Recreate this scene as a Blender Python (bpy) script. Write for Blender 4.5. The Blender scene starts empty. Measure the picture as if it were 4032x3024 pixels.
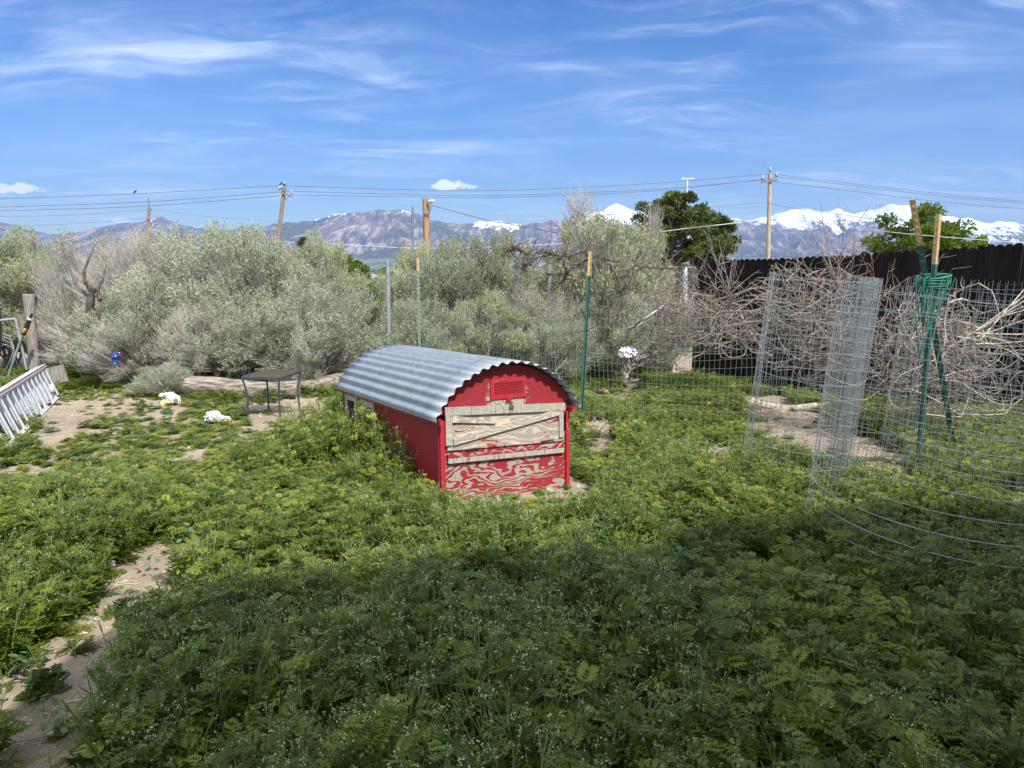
import bpy, math, random
import numpy as np
from mathutils import Vector, Matrix, Euler
random.seed(7)
RNG = np.random.default_rng(11)
SC = bpy.context.scene
COL = SC.collection
R = math.radians

# ------------------------------------------------------------------ camera
FPX, HZ = 2900.0, 985.0
PITCH = math.atan((1512 - HZ) / FPX)
CAMH = 1.7
cam_d = bpy.data.cameras.new('camera')
cam = bpy.data.objects.new('camera', cam_d)
COL.objects.link(cam)
cam.location = (0, 0, CAMH)
cam.rotation_euler = (math.pi / 2 - PITCH, 0, 0)
cam_d.sensor_width = 36
cam_d.lens = FPX / 4032 * 36
cam_d.clip_start = 0.05
cam_d.clip_end = 90000
SC.camera = cam

# ------------------------------------------------------------------ sun and sky
SUN_AZ, SUN_EL = R(38), R(52)          # azimuth: to the right of straight behind the camera
sund = Vector((math.sin(SUN_AZ) * math.cos(SUN_EL), -math.cos(SUN_AZ) * math.cos(SUN_EL), math.sin(SUN_EL)))
sl = bpy.data.lights.new('sun', 'SUN')
sl.energy = 3.6
sl.angle = R(0.53)
sl.color = (1.0, 0.955, 0.88)
so = bpy.data.objects.new('sun', sl)
COL.objects.link(so)
so.rotation_euler = sund.to_track_quat('Z', 'Y').to_euler()
so.location = (10, -10, 30)

SC.view_settings.view_transform = 'Standard'
SC.view_settings.look = 'None'
SC.view_settings.gamma = 1
SC.view_settings.exposure = 0.85

world = bpy.data.worlds.new('World')
SC.world = world
world.use_nodes = True
wt = world.node_tree
for n in list(wt.nodes): wt.nodes.remove(n)


class NT:
    """small helper for node trees"""
    def __init__(s, tree): s.t = tree
    def n(s, typ, **kw):
        nd = s.t.nodes.new(typ)
        ins = kw.pop('ins', {})
        for k, v in kw.items(): setattr(nd, k, v)
        for k, v in ins.items():
            if isinstance(v, bpy.types.NodeSocket): s.t.links.new(v, nd.inputs[k])
            else: nd.inputs[k].default_value = v
        return nd
    def math(s, op, a, b=None, c=None, clamp=False):
        nd = s.t.nodes.new('ShaderNodeMath'); nd.operation = op; nd.use_clamp = clamp
        for i, v in enumerate((a, b, c)):
            if v is None: continue
            if isinstance(v, bpy.types.NodeSocket): s.t.links.new(v, nd.inputs[i])
            else: nd.inputs[i].default_value = v
        return nd.outputs[0]
    def vmath(s, op, a, b=None, scale=None):
        nd = s.t.nodes.new('ShaderNodeVectorMath'); nd.operation = op
        for i, v in enumerate((a, b)):
            if v is None: continue
            if isinstance(v, bpy.types.NodeSocket): s.t.links.new(v, nd.inputs[i])
            else: nd.inputs[i].default_value = v
        if scale is not None: nd.inputs['Scale'].default_value = scale
        return nd.outputs['Value'] if op in ('LENGTH', 'DISTANCE', 'DOT_PRODUCT') else nd.outputs[0]
    def mix(s, f, a, b, blend='MIX'):
        nd = s.t.nodes.new('ShaderNodeMix'); nd.data_type = 'RGBA'; nd.blend_type = blend
        for i, v in ((0, f), (6, a), (7, b)):
            if isinstance(v, bpy.types.NodeSocket): s.t.links.new(v, nd.inputs[i])
            else: nd.inputs[i].default_value = v if not isinstance(v, tuple) or len(v) == 4 else (*v, 1)
        return nd.outputs[2]
    def ramp(s, f, stops, interp='LINEAR'):
        nd = s.t.nodes.new('ShaderNodeValToRGB'); cr = nd.color_ramp; cr.interpolation = interp
        while len(cr.elements) > 1: cr.elements.remove(cr.elements[0])
        for i, (p, c) in enumerate(stops):
            e = cr.elements[0] if i == 0 else cr.elements.new(p)
            e.position = p
            if not isinstance(c, (tuple, list)): c = (c, c, c)
            e.color = (*c[:3], 1)
        s.t.links.new(f, nd.inputs[0])
        return nd.outputs[0]
    def step(s, f, a, b):
        nd = s.t.nodes.new('ShaderNodeMapRange'); nd.interpolation_type = 'SMOOTHSTEP'
        s.t.links.new(f, nd.inputs[0]); nd.inputs[1].default_value = a; nd.inputs[2].default_value = b
        return nd.outputs[0]
    def noise(s, vec, scale, detail=4, rough=.5, dist=0, out='Fac'):
        nd = s.t.nodes.new('ShaderNodeTexNoise')
        if vec is not None: s.t.links.new(vec, nd.inputs['Vector'])
        nd.inputs['Scale'].default_value = scale; nd.inputs['Detail'].default_value = detail
        nd.inputs['Roughness'].default_value = rough; nd.inputs['Distortion'].default_value = dist
        return nd.outputs[out]
    def mapping(s, vec, scale=(1, 1, 1), rot=(0, 0, 0), loc=(0, 0, 0)):
        nd = s.t.nodes.new('ShaderNodeMapping'); s.t.links.new(vec, nd.inputs['Vector'])
        nd.inputs['Scale'].default_value = scale; nd.inputs['Rotation'].default_value = rot; nd.inputs['Location'].default_value = loc
        return nd.outputs[0]


def raydir(px, py):
    a = (px - 2016) / FPX; b = -(py - 1512) / FPX
    c, s = math.cos(PITCH), math.sin(PITCH)
    return np.array([a, c + b * s, -s + b * c])

def PX(px, py, Y):
    """world point seen at photo pixel (px, py) that stands Y metres ahead"""
    r = raydir(px, py); t = Y / r[1]
    return np.array([r[0] * t, Y, CAMH + r[2] * t])

W = NT(wt)
tc = W.n('ShaderNodeTexCoord').outputs['Generated']
sky = W.n('ShaderNodeTexSky', sky_type='NISHITA')
sky.sun_disc = False
sky.sun_elevation = SUN_EL
sky.sun_rotation = math.pi - SUN_AZ
sky.altitude = 1300
sky.air_density = 1.0
sky.dust_density = 0.35
sky.ozone_density = 2.2
sep = W.n('ShaderNodeSeparateXYZ', ins={0: tc})
zz = W.math('ADD', W.math('MAXIMUM', sep.outputs[2], 0.0), 0.12)
cx = W.math('DIVIDE', sep.outputs[0], zz); cy = W.math('DIVIDE', sep.outputs[1], zz)
cp = W.n('ShaderNodeCombineXYZ', ins={0: cx, 1: cy, 2: 0.0}).outputs[0]
wv = W.noise(W.mapping(cp, (1, 1, 1)), .7, 3, .5, out='Color')
wv = W.vmath('SCALE', W.vmath('SUBTRACT', wv, (.5, .5, .5)), scale=1.1)
cpw = W.vmath('ADD', cp, wv)
str1 = W.noise(W.mapping(cpw, (0.5, 1.5, 1), (0, 0, R(38)), (3.1, 7.7, 0)), 1.5, 10, .64, .5)
str2 = W.noise(W.mapping(cpw, (0.8, 2.2, 1), (0, 0, R(8)), (13.1, 2.7, 0)), 2.2, 9, .62, .5)
msk = W.noise(W.mapping(cp, (0.8, 1, 1), (0, 0, 0), (5.3, 1.2, 0)), .8, 2, .5)
den = W.math('ADD', W.math('MULTIPLY', W.step(str1, .46, .78), .62), W.math('MULTIPLY', W.step(str2, .48, .78), .35))
den = W.math('MULTIPLY', den, W.math('ADD', W.math('MULTIPLY', W.step(msk, .38, .62), .85), .15))
# thin general veil, stronger toward the horizon
veil = W.math('MULTIPLY', W.step(W.noise(cpw, .9, 5, .6), .35, .75), .13)
den = W.math('ADD', den, veil)
# unseen bright cloud, added overhead and behind the camera to lighten the shade
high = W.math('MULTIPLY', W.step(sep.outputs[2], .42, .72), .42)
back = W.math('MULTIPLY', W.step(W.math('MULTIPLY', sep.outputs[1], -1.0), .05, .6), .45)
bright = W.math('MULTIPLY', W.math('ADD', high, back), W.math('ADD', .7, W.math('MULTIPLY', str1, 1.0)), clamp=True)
# two small cumulus clouds
def puff(px, py, w, h, seed):
    d = raydir(px, py); d = d / np.linalg.norm(d)
    v = W.vmath('SUBTRACT', tc, tuple(float(q) for q in d))
    s = W.n('ShaderNodeSeparateXYZ', ins={0: v})
    n1 = W.noise(W.mapping(tc, (1, 1, 1), loc=(seed, 0, 0)), 38, 6, .65)
    ax = W.math('DIVIDE', s.outputs[0], w / FPX)
    up = W.math('DIVIDE', s.outputs[2], h / FPX)
    dn = W.math('MULTIPLY', W.math('MINIMUM', up, 0.0), 1.4)
    e = W.math('ADD', W.math('MULTIPLY', ax, ax), W.math('ADD', W.math('MULTIPLY', up, up), W.math('MULTIPLY', dn, dn)))
    f = W.math('SUBTRACT', W.math('ADD', 1.0, W.math('MULTIPLY', W.math('SUBTRACT', n1, .5), 5.5)), e)
    return W.step(f, 0.0, .55)
pf = W.math('MAXIMUM', puff(1770, 735, 85, 24, 3.0), puff(60, 747, 110, 22, 9.0))
pf = W.math('MAXIMUM', pf, W.math('MULTIPLY', puff(470, 872, 45, 14, 19.0), .5))
skyc = W.n('ShaderNodeHueSaturation', ins={'Saturation': 1.42, 'Value': 0.50, 'Color': sky.outputs[0]}).outputs[0]
skyc = W.mix(1.0, skyc, (0.82, 0.95, 1.18), 'MULTIPLY')
CLOUD = (6.2, 6.7, 7.6)
c1 = W.mix(W.math('MULTIPLY', den, .8, clamp=True), skyc, CLOUD)
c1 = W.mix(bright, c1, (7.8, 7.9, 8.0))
c1 = W.mix(W.math('MULTIPLY', pf, .9), c1, (7.6, 7.7, 7.9))
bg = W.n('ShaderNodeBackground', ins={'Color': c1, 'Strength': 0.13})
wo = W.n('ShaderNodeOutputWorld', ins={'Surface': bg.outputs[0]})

# ------------------------------------------------------------------ helpers
def vnoise(x, y, seed=0):
    xi = np.floor(x).astype(np.int64); yi = np.floor(y).astype(np.int64)
    xf = x - xi; yf = y - yi
    def h(a, b):
        n = (a * 374761393 + b * 668265263 + seed * 974634777) & 0x7fffffff
        n = ((n ^ (n >> 13)) * 1274126177) & 0x7fffffff
        return ((n ^ (n >> 16)) & 0xffff) / 65535.0
    u = xf * xf * (3 - 2 * xf); v = yf * yf * (3 - 2 * yf)
    return (h(xi, yi) * (1 - u) + h(xi + 1, yi) * u) * (1 - v) + (h(xi, yi + 1) * (1 - u) + h(xi + 1, yi + 1) * u) * v

def fbm(x, y, oct=4, seed=0, gain=.5):
    x = np.asarray(x, float); y = np.asarray(y, float)
    a, s, t = 1.0, 0.0, 0.0
    for k in range(oct):
        s = s + a * vnoise(x, y, seed + k * 17); t += a; a *= gain; x = x * 2.03 + 5.1; y = y * 2.03 + 1.7
    return s / t

def gz(x, y):
    """height of the ground"""
    x = np.asarray(x, float); y = np.asarray(y, float)
    r = np.hypot(x * .55, np.maximum(y, 0))
    z = np.interp(r, [0, 4.6, 14, 45, 52, 80, 90, 1600, 5000, 60000], [0, 0, -.48, -1.38, -1.5, -1.5, -1.9, -150, -160, -165])
    return z + (fbm(x * .9, y * .9, 3, 3) - .5) * .07 * np.exp(-r / 40)

def G(px, py, dz=0.0):
    """point of the ground seen at photo pixel (px, py)"""
    Y = 6.0
    r = raydir(px, py)
    lo, hi = .5, 140.0
    for _ in range(60):
        m = (lo + hi) / 2; t = m / r[1]
        if CAMH + r[2] * t > gz(r[0] * t, m) + dz: lo = m
        else: hi = m
    t = lo / r[1]
    return np.array([r[0] * t, lo, CAMH + r[2] * t - dz])

def grounded(px, Y):
    p = PX(px, 1400, Y)
    return np.array([p[0], Y, float(gz(p[0], Y))])

def mesh_np(name, V, F, smooth=False):
    """V (n,3), F (m,k) with k 3 or 4, or a list of such arrays"""
    me = bpy.data.meshes.new(name)
    Fs = F if isinstance(F, list) else [F]
    Fs = [np.asarray(f, np.int32) for f in Fs if len(f)]
    V = np.asarray(V, np.float32)
    me.vertices.add(len(V)); me.vertices.foreach_set('co', V.ravel())
    loops = np.concatenate([f.ravel() for f in Fs]); tot = np.concatenate([np.full(len(f), f.shape[1], np.int32) for f in Fs])
    me.loops.add(len(loops)); me.loops.foreach_set('vertex_index', loops)
    me.polygons.add(len(tot))
    st = np.concatenate([[0], np.cumsum(tot)[:-1]]).astype(np.int32)
    me.polygons.foreach_set('loop_start', st); me.polygons.foreach_set('loop_total', tot)
    me.polygons.foreach_set('use_smooth', np.full(len(tot), bool(smooth)))
    me.update(calc_edges=True)
    me.validate()
    if not smooth: me.shade_flat()
    return me

class MB:
    """collects shapes into one mesh"""
    def __init__(s): s.V = []; s.Q = []; s.T = []; s.n = 0
    def add(s, V, Q=None, T=None):
        V = np.asarray(V, float).reshape(-1, 3)
        s.V.append(V)
        if Q is not None and len(Q): s.Q.append(np.asarray(Q, int) + s.n)
        if T is not None and len(T): s.T.append(np.asarray(T, int) + s.n)
        s.n += len(V)
        return s
    def box(s, c, d, M=None):
        """box with centre c and size d, turned by the 3x3 matrix M"""
        c = np.asarray(c, float); d = np.asarray(d, float) / 2
        v = np.array([[i, j, k] for i in (-1, 1) for j in (-1, 1) for k in (-1, 1)], float) * d
        if M is not None: v = v @ np.asarray(M).T
        return s.add(v + c, [[0, 1, 3, 2], [4, 6, 7, 5], [0, 4, 5, 1], [2, 3, 7, 6], [0, 2, 6, 4], [1, 5, 7, 3]])
    def bar(s, a, b, w, t, up=(0, 0, 1)):
        """rectangular bar from a to b; t measured along 'up', w across"""
        a = np.asarray(a, float); b = np.asarray(b, float); d = b - a; L = np.linalg.norm(d); d /= L
        up = np.asarray(up, float); x = np.cross(d, up); x /= np.linalg.norm(x); z = np.cross(x, d)
        return s.box((a + b) / 2, (w, L, t), np.array([x, d, z]).T)
    def hexa(s, P):
        """P: 8 points, bottom ring then top ring"""
        return s.add(P, [[3, 2, 1, 0], [4, 5, 6, 7], [0, 1, 5, 4], [1, 2, 6, 5], [2, 3, 7, 6], [3, 0, 4, 7]])
    def tubes(s, P, Rr, sides=4, caps=False):
        """P (M,N,3) polylines, Rr (M,N) radii"""
        P = np.asarray(P, float); Rr = np.asarray(Rr, float)
        if P.ndim == 2: P = P[None]
        M_, N = P.shape[:2]
        Rr = np.broadcast_to(Rr, (M_, N))
        T = np.empty_like(P); T[:, 1:-1] = P[:, 2:] - P[:, :-2]; T[:, 0] = P[:, 1] - P[:, 0]; T[:, -1] = P[:, -1] - P[:, -2]
        T /= np.linalg.norm(T, axis=2, keepdims=True) + 1e-12
        D = P[:, -1] - P[:, 0]
        ref = np.where((np.abs(D[:, 2]) > .75 * (np.linalg.norm(D, axis=1) + 1e-9))[:, None], np.array([[1., .13, 0]]), np.array([[.07, .05, 1.]]))
        A = np.cross(T, ref[:, None, :]); A /= np.linalg.norm(A, axis=2, keepdims=True) + 1e-12
        B = np.cross(T, A)
        th = np.arange(sides) * 2 * np.pi / sides
        V = P[:, :, None, :] + Rr[:, :, None, None] * (A[:, :, None, :] * np.cos(th)[None, None, :, None] + B[:, :, None, :] * np.sin(th)[None, None, :, None])
        base = (np.arange(M_) * N * sides)[:, None, None]
        i = np.arange(N - 1)[None, :, None] * sides; j = np.arange(sides)[None, None, :]; j2 = (j + 1) % sides
        Q = np.stack([base + i + j, base + i + j2, base + i + sides + j2, base + i + sides + j], -1).reshape(-1, 4)
        if caps and sides == 4:
            b0 = (np.arange(M_) * N * sides)[:, None]
            c0 = b0 + np.array([[3, 2, 1, 0]]); c1 = b0 + (N - 1) * sides + np.array([[0, 1, 2, 3]])
            Q = np.concatenate([Q, c0, c1])
        s.add(V.reshape(-1, 3), Q)
        if caps and sides != 4:
            for m in range(M_):
                for e, rev in ((0, True), (N - 1, False)):
                    c = P[m, e]; ring = V[m, e]
                    t = [[sides, k, (k + 1) % sides] if not rev else [sides, (k + 1) % sides, k] for k in range(sides)]
                    s.add(np.vstack([ring, c[None]]), None, t)
        return s
    def tube(s, pts, r, sides=8, caps=True):
        pts = np.asarray(pts, float)
        return s.tubes(pts[None], np.broadcast_to(np.asarray(r, float), (1, len(pts))), sides, caps)
    def quads(s, C, A, B):
        """flat quads: centres C, half vectors A and B (n,3)"""
        V = np.stack([C - A - B, C + A - B, C + A + B, C - A + B], 1).reshape(-1, 3)
        n = len(C)
        return s.add(V, np.arange(n * 4).reshape(n, 4))
    def kites(s, base, D, S, mid=.45):
        """leaf blades: base point, length vector D, half width vector S"""
        V = np.stack([base, base + D * mid + S, base + D, base + D * mid - S], 1).reshape(-1, 3)
        n = len(base)
        return s.add(V, np.arange(n * 4).reshape(n, 4))
    def mesh(s, name='mesh', smooth=False):
        V = np.concatenate(s.V)
        F = []
        if s.Q: F.append(np.concatenate(s.Q))
        if s.T: F.append(np.concatenate(s.T))
        return mesh_np(name, V, F, smooth)
    def build(s, name, mat, parent=None, smooth=False, loc=None):
        o = bpy.data.objects.new(name, s.mesh(name, smooth))
        o.data.materials.append(mat)
        COL.objects.link(o)
        if parent: o.parent = parent
        if loc is not None: o.location = loc
        return o

def tag(o, label=None, cat=None, group=None, kind=None):
    if label: o['label'] = label
    if cat: o['category'] = cat
    if group: o['group'] = group
    if kind: o['kind'] = kind
    return o

def empty(name, loc=(0, 0, 0), rot=(0, 0, 0), label=None, cat=None, group=None):
    o = bpy.data.objects.new(name, None); COL.objects.link(o)
    o.empty_display_size = .1
    o.location = [float(v) for v in loc]; o.rotation_euler = rot
    return tag(o, label, cat, group)

def copy_tree(o, parent=None):
    c = o.copy(); COL.objects.link(c)
    if parent: c.parent = parent
    for ch in list(o.children): copy_tree(ch, c)
    return c

# ------------------------------------------------------------------ materials
def mat(name):
    m = bpy.data.materials.new(name); m.use_nodes = True
    t = NT(m.node_tree)
    for n in list(t.t.nodes): t.t.nodes.remove(n)
    out = t.n('ShaderNodeOutputMaterial')
    return m, t, out

def principled(t, out, color, rough=.7, metal=0.0, bump=None, bumpd=.01, strength=.5, spec=.5):
    p = t.n('ShaderNodeBsdfPrincipled')
    for k, v in (('Base Color', color), ('Roughness', rough), ('Metallic', metal), ('Specular IOR Level', spec)):
        if isinstance(v, bpy.types.NodeSocket): t.t.links.new(v, p.inputs[k])
        else: p.inputs[k].default_value = (*v, 1) if isinstance(v, tuple) and len(v) == 3 else v
    if bump is not None:
        b = t.n('ShaderNodeBump', ins={'Height': bump, 'Distance': bumpd, 'Strength': strength})
        t.t.links.new(b.outputs[0], p.inputs['Normal'])
    t.t.links.new(p.outputs[0], out.inputs['Surface'])
    return p

def simple(name, c1, c2=None, rough=.7, metal=0, scale=8, stretch=(1, 1, 1), bump=.004, spec=.5, detail=5, lo=.35, hi=.65):
    """two-tone noise material"""
    m, t, out = mat(name)
    co = t.n('ShaderNodeTexCoord').outputs['Object']
    f = t.noise(t.mapping(co, stretch), scale, detail, .6)
    c2 = c2 or tuple(v * .7 for v in c1)
    col = t.mix(t.step(f, lo, hi), c1, c2)
    principled(t, out, col, rough, metal, f, bump, .6, spec)
    return m

def leafmat(name, cols, scale=2.0, transl=.35, rough=.6, rand=.5, spec=.25):
    """foliage: colour varies by clump, by position and by instance"""
    m, t, out = mat(name)
    geo = t.n('ShaderNodeNewGeometry')
    oi = t.n('ShaderNodeObjectInfo')
    a = t.noise(geo.outputs['Position'], scale, 3, .6)
    b = t.noise(geo.outputs['Position'], scale * 14, 2, .5)
    f = t.math('ADD', t.math('MULTIPLY', a, 1 - rand), t.math('MULTIPLY', oi.outputs['Random'], rand * .55))
    f = t.math('ADD', f, t.math('MULTIPLY', t.math('SUBTRACT', b, .5), .55))
    f = t.step(f, .12, .88)
    col = t.ramp(f, [(i / (len(cols) - 1), c) for i, c in enumerate(cols)])
    p = t.n('ShaderNodeBsdfPrincipled', ins={'Base Color': col, 'Roughness': rough, 'Specular IOR Level': spec})
    tr = t.n('ShaderNodeBsdfTranslucent', ins={'Color': t.mix(1.0, col, (1.15, 1.2, .6), 'MULTIPLY')})
    mx = t.n('ShaderNodeMixShader', ins={0: transl, 1: p.outputs[0], 2: tr.outputs[0]})
    t.t.links.new(mx.outputs[0], out.inputs['Surface'])
    return m

def paint_mat(name, peel, grain_rot=0.0, paint=(.31, .020, .026), wood=(.50, .41, .31), seed=0.0, gs=1.0, fade=.0, swirl=1.0, ringw=.34, patch=None):
    """red paint flaking off along the grain of plywood; the board's long grain runs along x"""
    m, t, out = mat(name)
    co = t.n('ShaderNodeTexCoord').outputs['Object']
    c0 = t.mapping(co, (1, 1, 1), (0, grain_rot, 0), (seed, seed * .7, seed * 1.3))
    warp = t.vmath('SCALE', t.vmath('SUBTRACT', t.noise(t.mapping(c0, (1.7, 1, 3.2)), 2.2 * gs, 3, .5, out='Color'), (.5, .5, .5)), scale=.42 * swirl)
    cw = t.vmath('ADD', c0, warp)
    rings = t.n('ShaderNodeTexWave', wave_type='BANDS', bands_direction='Z', ins={'Vector': t.mapping(cw, (.35, .35, 1)), 'Scale': 11 * gs, 'Distortion': 2.5, 'Detail': 3, 'Detail Scale': 1.6}).outputs['Fac']
    fine = t.noise(t.mapping(c0, (2.2, 2.2, 30)), 4, 6, .68)
    wide = t.noise(t.mapping(cw, (1.2, 1, 2.4)), 2.6 * gs, 4, .6)
    chips = t.noise(t.mapping(c0, (10, 10, 34)), 3, 6, .7)
    e = t.math('ADD', t.math('ADD', t.math('MULTIPLY', rings, ringw), .17 - ringw / 2), t.math('MULTIPLY', fine, .22))
    e = t.math('ADD', e, t.math('MULTIPLY', wide, .95))
    e = t.math('ADD', e, t.math('MULTIPLY', chips, .45))      # about 0.98 on average
    if patch:
        sx = t.n('ShaderNodeSeparateXYZ', ins={0: co})
        dx_ = t.math('ABSOLUTE', t.math('DIVIDE', t.math('SUBTRACT', sx.outputs[0], patch[0]), patch[2]))
        dz_ = t.math('ABSOLUTE', t.math('DIVIDE', t.math('SUBTRACT', sx.outputs[2], patch[1]), patch[3]))
        e = t.math('ADD', e, t.math('MULTIPLY', t.math('SUBTRACT', 1.25, t.math('MAXIMUM', dx_, dz_), clamp=False), .75 ))
        e = t.math('MAXIMUM', e, t.math('SUBTRACT', e, t.math('MULTIPLY', t.math('SUBTRACT', 1.25, t.math('MAXIMUM', dx_, dz_)), .75)))
    off = 1.26 - peel * .62
    k = t.step(e, off - .02, off + .02)
    gr = t.mix(t.step(rings, .25, .8), wood, tuple(v * .58 for v in wood))
    gr = t.mix(t.step(fine, .48, .64), gr, tuple(v * .55 for v in (wood[0], wood[1], wood[2] * 1.05)))
    gr = t.mix(t.math('MULTIPLY', t.step(wide, .4, .7), .35 + fade), gr, (.40, .37, .33))
    pc = t.mix(t.step(fine, .35, .7), paint, (paint[0] * .82, paint[1] * 1.5, paint[2] * 1.5))
    pc = t.mix(t.math('MULTIPLY', t.step(chips, .5, .8), .22 + fade), pc, (.55, .20, .18))
    col = t.mix(k, pc, gr)
    h = t.math('SUBTRACT', t.math('MULTIPLY', fine, .5), k)
    rough = t.math('ADD', t.math('MULTIPLY', k, .25), .55)
    principled(t, out, col, rough, 0, h, .0015, .7, .3)
    return m

def ply_edge_mat(name, dark=.45, redamt=0.0, axis='X'):
    """grey weathered face-grain strip with short dark streaks across it"""
    m, t, out = mat(name)
    co = t.n('ShaderNodeTexCoord').outputs['Object']
    s = t.noise(t.mapping(co, (60, 60, 5) if axis == 'X' else (5, 5, 60), (0, R(14), 0)), 1.0, 5, .65, .4)
    b = t.noise(t.mapping(co, (7, 7, 7)), 1.6, 3, .6)
    col = t.ramp(t.math('ADD', s, t.math('MULTIPLY', t.math('SUBTRACT', b, .5), .35)), [(.36, (.48, .43, .34)), (.5, (.30, .28, .24)), (.56, (.50, .45, .37)), (.64, (dark * .32, dark * .31, dark * .30)), (.75, (.5, .46, .38))])
    if redamt:
        col = t.mix(t.step(t.noise(t.mapping(co, (8, 8, 30)), 2.4, 4, .7), .62 - redamt, .66 - redamt), col, (.45, .06, .06))
    principled(t, out, col, .8, 0, s, .0015, .6, .25)
    return m

M = {}
M['red'] = paint_mat('red_paint', .15, seed=.2)
M['red_gable'] = paint_mat('red_paint_gable', .12, seed=4.4, ringw=.10, patch=(-.01, .70, .155, .095))
M['red_low'] = paint_mat('red_paint_flaking', .40, seed=2.3, gs=.8, fade=.06, ringw=.26, wood=(.56, .49, .40))
M['red_side'] = paint_mat('red_paint_side', .0, seed=7.7, ringw=.06, paint=(.30, .013, .022))
M['red_trim'] = paint_mat('red_trim_paint', .02, seed=9.1, paint=(.42, .020, .030))
M['door_wood'] = paint_mat('peeled_plywood', .62, seed=5.9, wood=(.56, .49, .38), gs=.6, ringw=.12)
M['brace_wood'] = paint_mat('weathered_brace', .95, seed=1.4, wood=(.56, .49, .40), gs=.8, ringw=.1)
M['strip'] = ply_edge_mat('weathered_strip')
M['strip_grey'] = ply_edge_mat('grey_weathered_strip', .35, .0)
M['stile'] = ply_edge_mat('weathered_stile', .5, 0, 'Z')
M['frame_grey'] = simple('window_frame_paint', (.52, .48, .40), (.36, .34, .30), .8, scale=14, stretch=(1, 1, 5))
M['dark'] = simple('dark_inside', (.02, .018, .016), (.03, .028, .025), .9)
M['galv'] = None
M['steel'] = simple('galvanised_wire', (.50, .53, .54), (.36, .39, .40), .45, .75, scale=30, bump=.0003)
M['wire_green'] = simple('weathered_wire', (.30, .35, .33), (.22, .26, .25), .5, .5, scale=20, bump=.0003)
M['pipe'] = simple('galvanised_pipe', (.50, .53, .55), (.38, .40, .42), .45, .6, scale=12, bump=.0006)
M['tgreen'] = simple('green_post_paint', (.025, .105, .085), (.05, .15, .12), .45, 0, scale=14, bump=.0006)
M['tolive'] = simple('olive_post_paint', (.10, .16, .07), (.16, .19, .12), .6, 0, scale=14, bump=.0006)
M['tpale'] = simple('faded_green_post_paint', (.17, .25, .20), (.22, .28, .23), .6, 0, scale=14, bump=.0006)
M['ttan'] = simple('tan_tip_paint', (.66, .47, .22), (.52, .36, .18), .5, 0, scale=18, bump=.0006)
M['twhite'] = simple('white_tip_paint', (.68, .69, .68), (.5, .51, .5), .5, 0, scale=18, bump=.0006)
M['alu'] = simple('dull_aluminium', (.72, .66, .64), (.58, .54, .53), .5, .15, scale=9, stretch=(1, 5, 1), bump=.0008)
M['alu_rung'] = simple('rung_aluminium', (.62, .65, .70), (.50, .53, .58), .42, .3, scale=9, stretch=(6, 1, 1), bump=.0006)
M['black'] = simple('black_rubber', (.015, .015, .017), (.03, .03, .03), .5)
M['yellow'] = simple('yellow_plastic', (.75, .45, .06), (.6, .36, .05), .5)
M['tframe'] = simple('grey_blue_metal', (.055, .065, .08), (.08, .09, .10), .5, .3, scale=10, bump=.0004)
M['post_wood'] = simple('grey_post_wood', (.36, .32, .28), (.20, .175, .155), .9, scale=7, stretch=(6, 6, .7), bump=.006)
M['pole_wood'] = simple('pole_wood', (.34, .26, .18), (.20, .145, .10), .9, scale=4, stretch=(6, 6, .5), bump=.01)
M['pole_wood_warm'] = simple('warm_pole_wood', (.48, .30, .15), (.24, .14, .08), .85, scale=4, stretch=(8, 8, .5), bump=.012)
M['pole_wood_pale'] = simple('pale_pole_wood', (.56, .44, .32), (.34, .25, .17), .9, scale=3, stretch=(5, 5, .6), bump=.01)
M['log'] = simple('weathered_log', (.36, .31, .26), (.11, .085, .07), .95, scale=5, stretch=(1.1, 7, 7), bump=.02, lo=.38, hi=.62)
M['cable'] = simple('cable', (.10, .11, .13), (.14, .15, .17), .6)
M['cable_grey'] = simple('grey_cable', (.20, .22, .26), (.24, .26, .3), .6)
M['cable_white'] = simple('pale_cable', (.70, .72, .74), (.6, .62, .64), .5)
M['ceramic'] = simple('insulator', (.45, .48, .50), (.3, .33, .36), .3)
M['white_metal'] = simple('white_metal', (.72, .76, .80), (.62, .66, .7), .5)
M['pole_steel'] = simple('weathered_steel', (.22, .26, .30), (.17, .2, .24), .5, .5)
M['twig'] = simple('dry_vine_bark', (.36, .305, .265), (.17, .135, .115), .9, scale=18, bump=.002)
M['twig_dark'] = simple('old_vine_bark', (.075, .06, .052), (.17, .14, .12), .95, scale=16, bump=.006)
M['twig_pale'] = simple('bleached_twigs', (.60, .53, .42), (.42, .36, .28), .9, scale=18, bump=.002)
M['twig_red'] = simple('reddish_shoots', (.24, .12, .08), (.33, .2, .14), .85, scale=18, bump=.001)
M['sage_inner'] = simple('inner_twigs', (.30, .27, .245), (.17, .15, .135), .95, scale=14, bump=.002)
M['sage_bark'] = simple('sagebrush_bark', (.30, .26, .225), (.145, .12, .105), .95, scale=14, stretch=(3, 3, 1), bump=.005)
M['sage_twig'] = simple('grey_twig', (.54, .51, .46), (.37, .34, .31), .9, scale=14, bump=.002)
M['sage'] = leafmat('sage_leaves', [(.19, .215, .15), (.36, .395, .29), (.49, .52, .41), (.60, .62, .52)], 1.6, .22, .7, .35)
M['sage_yellow'] = leafmat('yellowish_sage_leaves', [(.25, .27, .15), (.37, .40, .24), (.47, .50, .33), (.55, .58, .42)], 1.6, .22, .7, .3)
M['sage_grey'] = leafmat('dry_sage_leaves', [(.32, .30, .24), (.42, .40, .32), (.47, .47, .37), (.50, .46, .40)], 1.6, .15, .7, .3)
M['pine'] = leafmat('pine_needles', [(.035, .055, .018), (.08, .105, .03), (.14, .16, .05), (.19, .20, .075)], 1.1, .15, .55, .2)
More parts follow.
